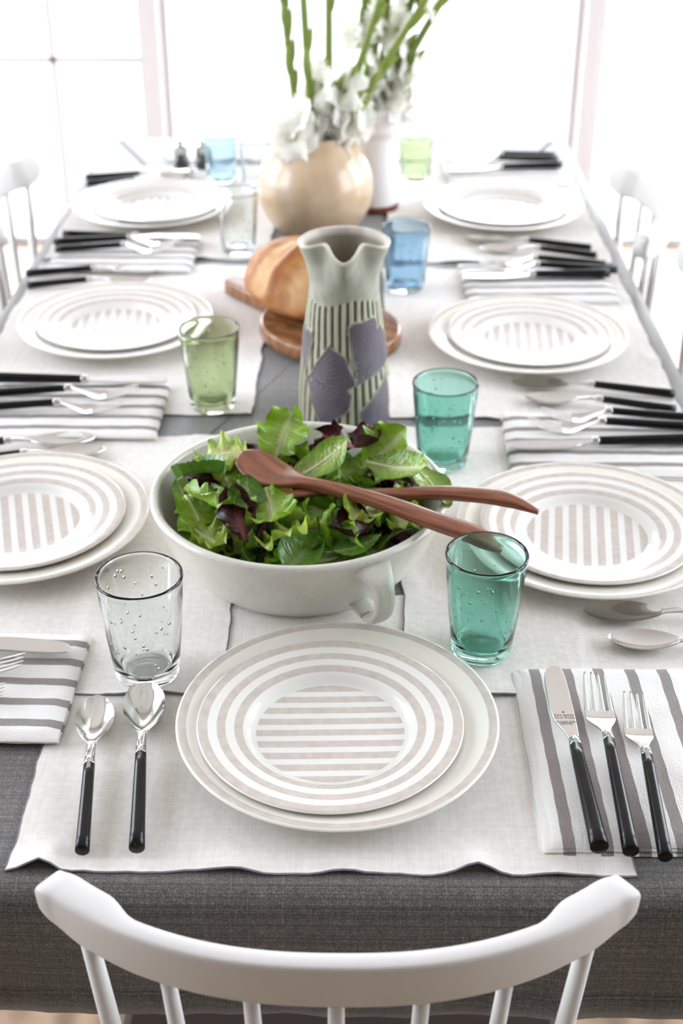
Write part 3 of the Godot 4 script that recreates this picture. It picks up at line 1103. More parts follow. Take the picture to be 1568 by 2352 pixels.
func build_bowl() -> void:
	var y := support(BOWL.x, BOWL.z) + 0.0005
	var t := thing("salad_bowl", "wide shallow white speckled stoneware bowl holding the green salad", "bowl", Vector3(BOWL.x, y, BOWL.z))
	var outer := spline2([Vector2(0.0, 0.003), Vector2(0.088, 0.003), Vector2(0.093, 0.0), Vector2(0.1, 0.0), Vector2(0.106, 0.004), Vector2(0.121, 0.02), Vector2(0.134, 0.042), Vector2(0.1425, 0.064), Vector2(0.1465, 0.077), Vector2(0.1488, 0.0815), Vector2(0.149, 0.0845), Vector2(0.147, 0.087), Vector2(0.1435, 0.0872), Vector2(0.141, 0.085), Vector2(0.1395, 0.08), Vector2(0.134, 0.062), Vector2(0.125, 0.04), Vector2(0.11, 0.019), Vector2(0.085, 0.0085), Vector2(0.04, 0.007), Vector2(0.0, 0.007)], 4)
	part("bowl_body", lathe(outer, 128), M.speckled_stoneware, t)
	for s: float in [0.0, PI]:                                   # two strap handles
		var a := 0.52 + s
		var st := begin()
		var d := Vector3(sin(a), 0, cos(a))
		var pts := spline3([d * 0.139 + Vector3(0, 0.073, 0), d * 0.152 + Vector3(0, 0.0715, 0), d * 0.1655 + Vector3(0, 0.062, 0), d * 0.1685 + Vector3(0, 0.044, 0), d * 0.160 + Vector3(0, 0.027, 0), d * 0.146 + Vector3(0, 0.020, 0), d * 0.118 + Vector3(0, 0.022, 0)], 5)
		var rr := []
		for i in pts.size():
			var q := float(i) / (pts.size() - 1)
			rr.append(Vector2(lerpf(0.021, 0.0105, smoothstep(0.0, 0.4, q)), lerpf(0.0058, 0.0042, q)))
		sweep(st, pts, rr, 18, d.cross(Vector3.UP).cross(Vector3(0, -1, 0)) if false else d, 2.6)
		part("handle", done(st), M.speckled_stoneware, t)

# kinds: 0 frilly green, 1 smooth oval, 2 dark red, 3 long romaine, 4 pale frilly
func leaf_mesh(kind: int, seed_: int) -> Array:
	var r := RandomNumberGenerator.new()
	r.seed = seed_
	var L: float = [0.070, 0.050, 0.070, 0.080, 0.060][kind] * r.randf_range(0.88, 1.12)
	var W: float = [0.030, 0.019, 0.024, 0.020, 0.028][kind] * r.randf_range(0.9, 1.1)
	var ruff: float = [0.0062, 0.0012, 0.003, 0.0025, 0.0068][kind]
	var curl := r.randf_range(0.4, 1.5) * (1.0 if r.randf() < 0.75 else -0.6)
	var cup := r.randf_range(0.1, 0.9)
	var ph := r.randf() * TAU
	var fr: float = [21.0, 6.0, 12.0, 10.0, 25.0][kind]
	var n := 56
	var m := 20
	var rim: Color = [Color(0.20, 0.37, 0.022), Color(0.085, 0.205, 0.025), Color(0.042, 0.012, 0.018), Color(0.15, 0.30, 0.022), Color(0.33, 0.48, 0.05)][kind]
	var mid: Color = [Color(0.29, 0.45, 0.06), Color(0.15, 0.29, 0.05), Color(0.085, 0.03, 0.03), Color(0.27, 0.40, 0.07), Color(0.50, 0.58, 0.17)][kind]
	var rib: Color = [Color(0.62, 0.68, 0.33), Color(0.33, 0.46, 0.15), Color(0.34, 0.075, 0.09), Color(0.66, 0.70, 0.40), Color(0.74, 0.78, 0.48)][kind]
	var P := []
	var C := []
	var spine := []
	var pos := Vector3.ZERO
	var nz := FastNoiseLite.new()
	nz.seed = seed_
	nz.frequency = 30.0
	for i in n + 1:
		var t := float(i) / n
		var ang := curl * (t - 0.3)
		if i > 0:
			pos += Vector3(0, sin(ang), cos(ang)) * L / n
		spine.append(pos)
		var shape: float
		if kind == 1:
			shape = pow(maxf(sin(PI * pow(clampf((t - 0.12) / 0.88, 0, 1), 0.8)), 0.0), 0.7)
		else:
			shape = pow(maxf(sin(PI * clampf(pow(t, 1.25) * 0.93 + 0.05, 0, 1)), 0.0), 0.75)
		var w := maxf(W * shape, 0.0012)
		var lobe := 0.0
		if kind == 0 or kind == 4:
			lobe = 0.09 * sin(t * 15.0 + ph) + 0.08 * sin(t * 37.0 + ph * 2.0)
		elif kind == 2:
			lobe = 0.09 * sin(t * 19.0 + ph)
		var up := Vector3(0, cos(ang), -sin(ang))
		var row := PackedVector3Array()
		var cr := []
		for j in m + 1:
			var s := float(j) / m * 2.0 - 1.0
			var e := absf(s)
			var sd := 1.0 if s > 0 else -1.0
			var ww := w * (1.0 + lobe * e * e * (1.0 if s > 0 else 0.8))
			var lift := cup * W * (e * e) * 0.7 + ruff * pow(e, 2.2) * sin(t * fr + ph + sd * 1.3 + e * 2.0) + ruff * 0.5 * e * sin(t * fr * 0.47 + ph * 1.7 + sd) + 0.0016 * nz.get_noise_2d(s * 0.6, t * 2.0)
			var puck := 0.0009 * sin(t * 34.0 + e * 9.0) * e * (1.0 - e)
			row.append(pos + Vector3(s * ww * (1.0 - 0.18 * cup * e), 0, 0) + up * (lift + puck))
			var c := rib.lerp(mid, smoothstep(0.02, 0.16 + 0.12 * (1.0 - t), e)).lerp(rim, smoothstep(0.25, 0.95, e))
			var vein := absf(fposmod(t * 7.0 - e * 1.6, 1.0) - 0.5)
			c = c.lerp(rib, 0.28 * smoothstep(0.1, 0.0, vein) * (1.0 - e))
			c = c * (1.0 + 0.35 * nz.get_noise_2d(s, t * 2.0))
			c.a = 1.0
			cr.append(c)
		P.append(row)
		C.append(cr)
	var st := begin()
	grid(st, P, false, 0, [], C)
	var blade := done(st)
	st = begin()
	var rr := []
	var cc := []
	for i in n + 1:
		var t := float(i) / n
		rr.append(Vector2.ONE * lerpf([0.0026, 0.0011, 0.0016, 0.0030, 0.0028][kind], 0.0003, pow(t, 0.6)))
		cc.append(rib)
	sweep(st, spine, rr, 6, Vector3.RIGHT, 2.0, 0, cc)
	return [blade, done(st)]

func build_salad() -> void:
	rng.seed = 77
	var kinds := ["frilly_lettuce_leaf", "baby_spinach_leaf", "red_lettuce_leaf", "romaine_leaf", "curly_endive_leaf"]
	var look := ["frilly bright green lettuce leaf", "smooth dark green oval spinach leaf", "dark purple red lettuce leaf", "long green romaine leaf", "pale yellow green curly endive leaf"]
	var meshes := []
	for k in 5:
		var a := []
		for v in 5:
			a.append(leaf_mesh(k, 100 + k * 10 + v))
		meshes.append(a)
	var base := support(BOWL.x, BOWL.z)
	var said := {}
	var put := func(k: int, v: int, p: Vector3, basis: Basis, label: String) -> void:
		if said.has(label):
			var d := basis * Vector3(0, 0, 1)
			label += ", tip " + (("right" if d.x > 0.0 else "left") if absf(d.x) > absf(d.z) else ("nearer" if d.z > 0.0 else "farther"))
		said[label] = true
		var o := thing(kinds[k], label, "leaf", p, 0.0, "leaves of the green salad")
		o.basis = basis
		var blade := part("leaf_blade", meshes[k][v][0], M.salad_leaf, o)
		part("midrib", meshes[k][v][1], M.salad_leaf, blade)
	var side := func(x: float, z: float) -> String:
		var d := Vector2(x - BOWL.x, z - BOWL.z)
		if d.length() < 0.04:
			return "in the middle of the bowl"
		var how := "near the rim" if d.length() > 0.095 else ("well out" if d.length() > 0.07 else "halfway out")
		var names := ["near right plates", "front teal tumbler", "front plates", "clear tumbler", "near left plates", "green tumbler", "pitcher", "rear teal tumbler"]
		return how + " towards the " + names[int(round(fposmod(atan2(d.y, d.x), TAU) / (PI / 4))) % 8]
	# bed of leaves: a low dome, fuller towards the middle
	for layer in 3:
		var count: int = [18, 46, 62][layer]
		for i in count:
			var rad: float = sqrt((i + 0.5) / count) * [0.10, 0.112, 0.114][layer]
			var a := i * 2.39996 + layer
			var x := rad * cos(a)
			var z := rad * sin(a)
			var top: float = [0.028, 0.050, 0.070][layer] + 0.016 * (1.0 - rad / 0.12)
			var roll := rng.randf()
			var k := 0 if roll < 0.33 else (4 if roll < 0.46 else (1 if roll < 0.62 else (3 if roll < 0.76 else 2)))
			var yaw := rng.randf() * TAU
			if rad > 0.078:                                  # outer leaves lie along the rim
				yaw = -a + (0.0 if rng.randf() < 0.5 else PI) + rng.randf_range(-0.35, 0.35)
			var tilt := rng.randf_range(-0.75, 0.35) if layer == 2 else rng.randf_range(-0.4, 0.3)
			var b := Basis(Vector3.UP, yaw) * Basis(Vector3.RIGHT, tilt) * Basis(Vector3.BACK, rng.randf_range(-0.8, 0.8))
			b = b.scaled(Vector3.ONE * rng.randf_range(0.7, 0.95))
			var c := b * Vector3(0, 0.004, 0.035)              # keep the middle of the leaf over its place
			var p := Vector3(x, top, z) - c
			var tip := p + b * Vector3(0, 0.004, 0.07)
			for q in 3:                                          # draw in what would go through the wall
				var far := maxf(Vector2(p.x, p.z).length(), Vector2(tip.x, tip.z).length())
				if far > 0.131:
					p -= Vector3(x, 0, z).normalized() * (far - 0.129)
					tip = p + b * Vector3(0, 0.004, 0.07)
			put.call(k, rng.randi_range(0, 4), BOWL + Vector3(p.x, base + p.y, p.z), b, "%s %s %s" % [["lowest", "half buried", "top"][layer], look[k], side.call(p.x + BOWL.x + c.x, p.z + BOWL.z + c.z)])
	# the leaves that stand out: kind, variant, centre, yaw, tilt, roll, scale, words
	var heroes := [
		[1, 0, -0.104, 0.862, -1.131, 3.2, -0.35, 0.1, 1.0, "shiny oval spinach leaf lying flat on top, left of the wooden spoon"],
		[1, 1, -0.158, 0.856, -1.178, 1.2, -0.5, -0.3, 1.25, "rounded dark spinach leaf at the back left by the rim"],
		[2, 0, -0.110, 0.848, -1.075, 0.3, 0.45, 0.2, 1.0, "big dark purple leaf with pink rib at the front left"],
		[0, 1, -0.156, 0.856, -1.112, -1.2, -0.25, 0.3, 1.0, "large frilly light green leaf with pale rib at the left rim"],
		[0, 2, -0.163, 0.842, -1.085, 0.5, 0.3, -0.2, 0.9, "frilly green leaf low at the front left rim"],
		[4, 0, -0.066, 0.846, -1.055, -1.0, -0.1, 0.5, 0.95, "curled pale leaf with arched rib at the front middle"],
		[1, 2, -0.040, 0.838, -1.042, 2.4, -0.3, 0.25, 1.2, "long pale spinach leaf leaning on the front rim"],
		[1, 3, 0.012, 0.838, -1.050, 1.9, 0.0, -0.2, 1.15, "broad green spinach leaf at the front right rim by the handle"],
		[3, 0, 0.040, 0.858, -1.175, 0.9, -0.2, 0.5, 1.05, "broad romaine leaf behind the upper salad server"],
		[3, 1, 0.070, 0.848, -1.172, 0.6, 0.1, -0.2, 0.9, "folded romaine leaf at the right rim behind the servers"],
		[2, 1, -0.014, 0.858, -1.222, 0.7, -0.15, 1.1, 0.95, "upright dark red leaf with red rib at the back"],
		[2, 2, 0.008, 0.852, -1.232, -0.3, 0.2, 0.2, 0.9, "glossy purple leaf at the back beside the upright red one"],
		[4, 1, -0.130, 0.856, -1.206, 1.4, -0.3, 0.2, 1.0, "bright curly leaf at the back left rim"],
		[0, 3, -0.074, 0.858, -1.242, 2.8, -0.7, 0.1, 0.95, "pointed green leaf rising above the back rim"],
		[0, 4, -0.080, 0.850, -1.100, 0.2, 0.3, 0.3, 0.85, "frilly green leaf just below the spoon neck"],
		[4, 2, 0.006, 0.846, -1.085, -0.5, 0.2, -0.3, 0.8, "small curly leaf below the crossing of the servers"],
		[0, 0, 0.034, 0.850, -1.226, 2.2, -0.4, 0.3, 0.9, "frilly green leaf at the back right rim"],
		[4, 3, -0.134, 0.834, -1.058, 0.9, 0.2, 0.0, 0.8, "pale curly leaf low at the front left"],
		[3, 2, -0.036, 0.858, -1.180, 2.0, -0.35, 0.4, 0.9, "curled romaine leaf above the spoon bowl"],
		[2, 3, 0.000, 0.840, -1.075, 0.1, 0.3, 0.1, 0.85, "dark purple leaf in the hollow below the servers"],
		[4, 4, 0.045, 0.842, -1.082, -0.9, 0.15, 0.2, 0.75, "thin curly leaf at the right front rim under the spoon handle"]]
	for h in heroes:
		if h[4] > -1.09:
			h[4] -= 0.022
			h[3] -= 0.005
		if h[2] < -0.14:
			h[2] += 0.014
		var b := (Basis(Vector3.UP, h[5]) * Basis(Vector3.RIGHT, h[6]) * Basis(Vector3.BACK, h[7])).scaled(Vector3.ONE * h[8])
		put.call(h[0], h[1], Vector3(h[2], h[3], h[4]) - b * Vector3(0, 0.004, 0.036), b, h[9])

func build_servers() -> void:
	# spoon: bowl in the salad, handle over the right rim
	var t := thing("salad_spoon", "reddish brown wooden salad spoon, the nearer server lying across the bowl", "salad server", Vector3.ZERO, 0.0, "wooden salad servers")
	var st := begin()
	var pts := spline3([Vector3(-0.112, 0.862, -1.190), Vector3(-0.095, 0.855, -1.176), Vector3(-0.078, 0.852, -1.163), Vector3(-0.055, 0.853, -1.149), Vector3(-0.02, 0.854, -1.132), Vector3(0.025, 0.853, -1.110), Vector3(0.075, 0.848, -1.083), Vector3(0.110, 0.843, -1.068), Vector3(0.139, 0.832, -1.058)], 6)
	var rr := []
	for i in pts.size():
		var q := float(i) / (pts.size() - 1)
		var w := 0.0
		if q < 0.42:
			w = lerpf(0.0075, 0.0245, pow(maxf(sin(PI * clampf(q / 0.40 * 0.92 + 0.08, 0, 1)), 0.0), 0.7))
		w = maxf(w, lerpf(0.0075, 0.0125, smoothstep(0.45, 0.85, q)))
		w *= sqrt(clampf((1.0 - q) / 0.09, 0.12, 1.0)) * sqrt(clampf((q + 0.01) / 0.06, 0.1, 1.0))
		rr.append(Vector2(w, lerpf(0.0032, 0.0062, smoothstep(0.25, 0.5, q)) * sqrt(clampf((1.0 - q) / 0.1, 0.25, 1.0))))
	sweep(st, pts, rr, 20, Vector3.UP, 2.6)
	part("spoon_body", done(st), M.server_wood, t)
	t = thing("salad_fork_server", "reddish brown wooden salad server, the farther one with its pointed handle end", "salad server", Vector3.ZERO, 0.0, "wooden salad servers")
	st = begin()
	pts = spline3([Vector3(-0.07, 0.845, -1.150), Vector3(-0.04, 0.846, -1.146), Vector3(0.0, 0.844, -1.140), Vector3(0.04, 0.845, -1.138), Vector3(0.085, 0.849, -1.134), Vector3(0.13, 0.851, -1.125), Vector3(0.155, 0.849, -1.117), Vector3(0.177, 0.843, -1.108)], 6)
	rr = []
	for i in pts.size():
		var q := float(i) / (pts.size() - 1)
		var w := lerpf(0.0065, 0.0112, smoothstep(0.35, 0.75, q)) * sqrt(clampf((1.0 - q) / 0.22, 0.06, 1.0))
		w = maxf(w, 0.020 * smoothstep(0.3, 0.05, q))
		rr.append(Vector2(w, lerpf(0.0035, 0.0058, smoothstep(0.2, 0.5, q)) * sqrt(clampf((1.0 - q) / 0.2, 0.2, 1.0))))
	sweep(st, pts, rr, 20, Vector3.UP, 2.6)
	part("server_body", done(st), M.server_wood, t)


# ---------------------------------------------------------------- pitcher
func pitcher_relief(a: float, v: float) -> Array:
	# a: angle from the spout towards +x, v: height 0..1; returns [colour, relief]
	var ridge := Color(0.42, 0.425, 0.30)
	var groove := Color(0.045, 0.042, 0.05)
	var purple := Color(0.098, 0.086, 0.112)
	var celadon := Color(0.34, 0.345, 0.28)
	var band_edge := 0.735 + 0.02 * sin(a * 3.0 + 0.6)
	var n := bare.get_noise_2d(a * 60.0, v * 160.0)
	if v > band_edge:
		var c := celadon * (1.0 + 0.18 * n)
		return [c, 0.0]
	# ginkgo leaves: base point (angle, height), direction, reach, half opening
	var leaves := [[0.25, 0.30, 1.0, 0.40, 0.70], [-1.02, 0.32, -0.10, 0.34, 1.0], [-1.02, 0.32, 1.75, 0.28, 0.40], [1.25, 0.36, -1.95, 0.38, 0.5], [1.5, 0.28, 0.2, 0.34, 0.8], [2.6, 0.3, 1.2, 0.3, 0.9], [-2.0, 0.30, 2.0, 0.32, 0.8], [-2.9, 0.25, 0.4, 0.3, 0.8]]
	for l in leaves:
		var da := wrapf(a - l[0], -PI, PI) * 0.26
		var dv: float = (v - l[1])
		var d := sqrt(da * da + dv * dv)
		var th := wrapf(atan2(dv, da) - l[2], -PI, PI)
		var reach: float = l[3] * (0.80 + 0.17 * cos(th / l[4] * PI / 2) + 0.02 * sin(th * 13.0) - 0.10 * smoothstep(0.10, 0.0, absf(th)))
		var half: float = l[4] * (0.72 + 0.28 * smoothstep(0.0, 0.55, d / reach))
		if absf(th) < half and d < reach:
			var e := minf((half - absf(th)) * d, reach - d)
			var vein := absf(fposmod(th * 9.0, 1.0) - 0.5)
			var c := purple * (1.0 + 0.25 * n)
			c = c.lerp(Color(0.40, 0.385, 0.32), 0.85 * smoothstep(0.17, 0.0, vein) * smoothstep(0.32, 0.04, d))
			return [c.lerp(ridge * 0.9, smoothstep(0.012, 0.0, e)), 0.0012 + 0.0008 * smoothstep(0.02, 0.0, e)]
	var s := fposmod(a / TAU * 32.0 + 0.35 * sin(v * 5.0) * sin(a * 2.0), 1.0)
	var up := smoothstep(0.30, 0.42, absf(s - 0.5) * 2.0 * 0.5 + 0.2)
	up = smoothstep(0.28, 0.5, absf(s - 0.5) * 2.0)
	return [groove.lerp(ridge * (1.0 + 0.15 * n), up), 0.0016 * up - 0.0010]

func build_pitcher() -> void:
	var at := Vector2(-0.013, -1.490)
	var t := thing("pitcher", "tall grey green stoneware pitcher carved with stripes and purple fan-shaped leaves", "pitcher", Vector3(at.x, support(at.x, at.y) + 0.0004, at.y))
	var H := 0.229
	var rad := func(v: float) -> float:
		var keys := [Vector2(0.0, 0.0515), Vector2(0.06, 0.0548), Vector2(0.2, 0.0545), Vector2(0.4, 0.0510), Vector2(0.6, 0.0455), Vector2(0.74, 0.0412), Vector2(0.82, 0.0408), Vector2(0.9, 0.0445), Vector2(1.0, 0.0530)]
		for i in keys.size() - 1:
			if v <= keys[i + 1].x:
				var f: float = (v - keys[i].x) / (keys[i + 1].x - keys[i].x)
				f = f * f * (3.0 - 2.0 * f) * 0.4 + f * 0.6
				return lerpf(keys[i].y, keys[i + 1].y, f)
		return keys[-1].y
	var pinch := func(a: float, v: float, r: float, y: float) -> Vector2:
		var k := smoothstep(0.78, 1.0, v)
		var sp := exp(-pow(a / 0.30, 2.0))
		var sides := exp(-pow((absf(a) - 0.62) / 0.36, 2.0))
		var rr: float = r * (1.0 - k * 0.26 * sides + k * 0.04 * sp)
		return Vector2(rr, y + k * (0.007 * sides - 0.009 * sp))
	var na := 288
	var nv := 170
	var P := []
	var C := []
	for i in nv + 1:
		var v := float(i) / nv
		var row := PackedVector3Array()
		var cr := []
		for j in na + 1:
			var a := wrapf(TAU * (j % na) / na, -PI, PI)
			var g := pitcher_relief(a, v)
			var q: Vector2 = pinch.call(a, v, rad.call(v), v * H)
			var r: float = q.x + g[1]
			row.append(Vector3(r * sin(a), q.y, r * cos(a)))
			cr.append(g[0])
		P.append(row)
		C.append(cr)
	var st := begin()
	var bottom := PackedVector3Array()
	for j in na + 1:
		bottom.append(Vector3.ZERO)
	grid(st, [bottom, P[0]], false, 1, [], [C[0], C[0]])
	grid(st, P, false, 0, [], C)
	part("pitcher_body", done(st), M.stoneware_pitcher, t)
	# rim and inside
	st = begin()
	P = []
	C = []
	var steps := [[0.0, 0.0, 1.0], [0.0006, 0.0022, 1.0], [-0.0012, 0.0036, 1.0], [-0.0035, 0.0034, 1.0], [-0.0052, 0.0018, 1.0], [-0.0058, -0.001, 1.0]]
	for v in [0.97, 0.93, 0.88, 0.82, 0.74, 0.6, 0.4, 0.2, 0.05]:
		steps.append([-0.0058, 0.0, v])
	for s in steps:
		var row := PackedVector3Array()
		var cr := []
		for j in na + 1:
			var a := wrapf(TAU * (j % na) / na, -PI, PI)
			var q: Vector2 = pinch.call(a, s[2], rad.call(s[2]), s[2] * H)
			row.append(Vector3((q.x + s[0]) * sin(a), q.y + s[1], (q.x + s[0]) * cos(a)))
			var n := bare.get_noise_2d(a * 40.0, s[2] * 200.0)
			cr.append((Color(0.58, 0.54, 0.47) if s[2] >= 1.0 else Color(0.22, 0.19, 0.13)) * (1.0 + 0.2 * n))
		P.append(row)
		C.append(cr)
	var floor_row := PackedVector3Array()
	for j in na + 1:
		floor_row.append(Vector3(0, 0.01, 0))
	P.append(floor_row)
	C.append(C[-1])
	grid(st, P, false, 0, [], C)
	part("glazed_lining", done(st), M.stoneware_pitcher, t)


# ---------------------------------------------------------------- bread on its board
func build_bread() -> void:
	var at := Vector2(-0.035, -1.745)
	var y := support(at.x, at.y) + 0.0005 + MAT_T * 1.6
	var ang := atan2(-0.155, -0.175)                      # where the handle points
	var t := thing("bread_board", "brown wooden bread board with a paddle handle under the loaf", "board", Vector3(at.x, y, at.y), ang)
	var o := []
	for i in 37:
		var a := lerpf(0.30, TAU - 0.30, i / 36.0)
		o.append(Vector2(0.092 * sin(a), 0.108 * cos(a)))
	var full := []
	full.append_array(o)
	for q in [Vector2(-0.021, 0.118), Vector2(-0.018, 0.15), Vector2(-0.017, 0.20), Vector2(-0.015, 0.226), Vector2(-0.008, 0.236), Vector2(0.008, 0.236), Vector2(0.015, 0.226), Vector2(0.017, 0.20), Vector2(0.018, 0.15), Vector2(0.021, 0.118)]:
		full.append(q)
	part("board_body", slab(full, 0.0, 0.022, 0.004), M.board_wood, t)
	# loaf
	var st := begin()
	var P := []
	var C := []
	var nn := FastNoiseLite.new()
	nn.seed = 9
	nn.frequency = 14.0
	nn.fractal_octaves = 4
	var n := 60
	for i in n + 1:
		var th := PI * i / n
		var row := PackedVector3Array()
		var cr := []
		for j in 97:
			var ph := TAU * (j % 96) / 96.0
			var d := Vector3(sin(th) * cos(ph), cos(th), sin(th) * sin(ph))
			var q := Vector3(d.x * 0.083, d.y * 0.062, d.z * 0.112)
			if q.y < 0.0:
				q.y *= 0.55
			var lump := 1.0 + 0.05 * nn.get_noise_3dv(d * 0.12)
			# three slashes across the crust, opened in the oven
			var slash := 0.0
			for c in [-0.03, 0.05]:
				var x: float = q.z + q.x * 0.35 - c
				slash = maxf(slash, smoothstep(0.03, 0.012, absf(x)) * smoothstep(0.1, 0.5, d.y + 0.25))
			var ear := 0.0
			for c in [-0.03, 0.05]:
				var x: float = q.z + q.x * 0.35 - c - 0.030
				ear = maxf(ear, exp(-pow(x / 0.008, 2.0)) * smoothstep(0.1, 0.5, d.y + 0.25))
			q *= lump * (1.0 - 0.045 * slash + 0.045 * ear)
			row.append(q)
			var f := nn.get_noise_3dv(q * 3.0) * 0.5 + 0.5
			var c := Color(0.27, 0.095, 0.026).lerp(Color(0.47, 0.20, 0.055), f)
			c = c.lerp(Color(0.62, 0.39, 0.19), slash * (0.35 + 0.65 * f))
			c = c.lerp(Color(0.26, 0.085, 0.025), ear * 0.7)
			cr.append(c)
		P.append(row)
		C.append(cr)
	P.reverse()
	C.reverse()
	grid(st, P, false, 0, [], C)
	single("bread_loaf", done(st), M.bread_crust, "crusty round brown bread loaf on the board behind the pitcher", "bread", Vector3(-0.066, y + 0.022 + 0.0355, -1.795), 0.55)


# ---------------------------------------------------------------- vases and gladioli
func build_vases() -> void:
	var y := support(-0.068, -2.22) + 0.0004
	var t := thing("round_vase", "round glossy peach beige ceramic vase with white flowers", "vase", Vector3(-0.068, y, -2.225))
	var prof := [Vector2(0, 0.002), Vector2(0.05, 0.002), Vector2(0.056, 0.0)]
	for i in 27:
		var a := lerpf(-0.80, 1.0, i / 26.0)
		prof.append(Vector2(0.0975 * cos(a), 0.071 + 0.0975 * sin(a)))
	prof.append_array([Vector2(0.0515, 0.155), Vector2(0.051, 0.1575), Vector2(0.048, 0.158), Vector2(0.0465, 0.155)])
	for i in 14:
		var a := lerpf(0.95, -0.75, i / 13.0)
		prof.append(Vector2(0.092 * cos(a), 0.071 + 0.092 * sin(a)))
	prof.append(Vector2(0, 0.008))
	part("vase_body", lathe(prof, 96), M.peach_glaze, t)
	t = thing("white_vase", "tall white earthenware vase with a flared collar behind the round vase", "vase", Vector3(0.033, support(0.033, -2.33) + 0.0004, -2.33))
	part("vase_body", lathe(spline2([Vector2(0.0415, 0.0125), Vector2(0.0418, 0.016), Vector2(0.0400, 0.05), Vector2(0.0385, 0.10), Vector2(0.0395, 0.128), Vector2(0.046, 0.136), Vector2(0.0500, 0.142), Vector2(0.0515, 0.155), Vector2(0.0570, 0.172), Vector2(0.0605, 0.180), Vector2(0.0600, 0.183), Vector2(0.0570, 0.183), Vector2(0.0530, 0.172), Vector2(0.0470, 0.150), Vector2(0.0360, 0.13), Vector2(0.0345, 0.10), Vector2(0.0370, 0.03), Vector2(0.0, 0.02)], 4), 72), M.white_earthenware, t)
	part("clay_foot", lathe([Vector2(0, 0.0), Vector2(0.041, 0.0), Vector2(0.0425, 0.002), Vector2(0.0425, 0.0115), Vector2(0.041, 0.0125), Vector2(0, 0.0125)], 64), M.red_clay, t)

func blossom_mesh(seed_: int, open: float) -> ArrayMesh:
	# six ruffled petals round a green-yellow throat, facing +y
	var r := RandomNumberGenerator.new()
	r.seed = seed_
	var st := begin()
	for k in 6:
		var a0 := TAU * k / 6.0 + r.randf_range(-0.12, 0.12)
		var L := 0.046 * (1.0 if k % 2 == 0 else 0.9) * r.randf_range(0.9, 1.1)
		var W := 0.0185 * r.randf_range(0.9, 1.15)
		var ph := r.randf() * TAU
		var P := []
		var C := []
		for i in 13:
			var t := i / 12.0
			var lean := lerpf(0.25, open, smoothstep(0.1, 1.0, t))
			var c := Vector3(sin(lean) * L * t, cos(lean) * L * t * 0.8, 0)
			var w := W * pow(maxf(sin(PI * clampf(t * 0.86 + 0.06, 0, 1)), 0.0), 0.6)
			var row := PackedVector3Array()
			var cr := []
			for j in 11:
				var s := j / 5.0 - 1.0
				var lift := 0.005 * t * absf(s) * sin(t * 9.0 + s * 5.0 + ph) + 0.006 * s * s * t
				var p := c + Vector3(-cos(lean) * lift, sin(lean) * lift, s * w)
				row.append(p.rotated(Vector3.UP, a0))
				cr.append(Color(0.46, 0.50, 0.12).lerp(Color(0.94, 0.94, 0.915), smoothstep(0.05, 0.42, t)))
			P.append(row)
			C.append(cr)
		grid(st, P, false, k, [], C)
	return done(st)

func bud_mesh(seed_: int, L: float, w: float) -> ArrayMesh:
	var st := begin()
	var pts := []
	var rr := []
	var cc := []
	for i in 9:
		var t := i / 8.0
		pts.append(Vector3(0.006 * t * t, L * t, 0))
		var q := w * pow(maxf(sin(PI * clampf(t * 0.9 + 0.08, 0, 1)), 0.0), 0.7)
		rr.append(Vector2(q, q * 0.75))
		cc.append(Color(0.16, 0.24, 0.035).lerp(Color(0.30, 0.38, 0.09), t))
	sweep(st, pts, rr, 8, Vector3.BACK, 2.0, 0, cc)
	return done(st)

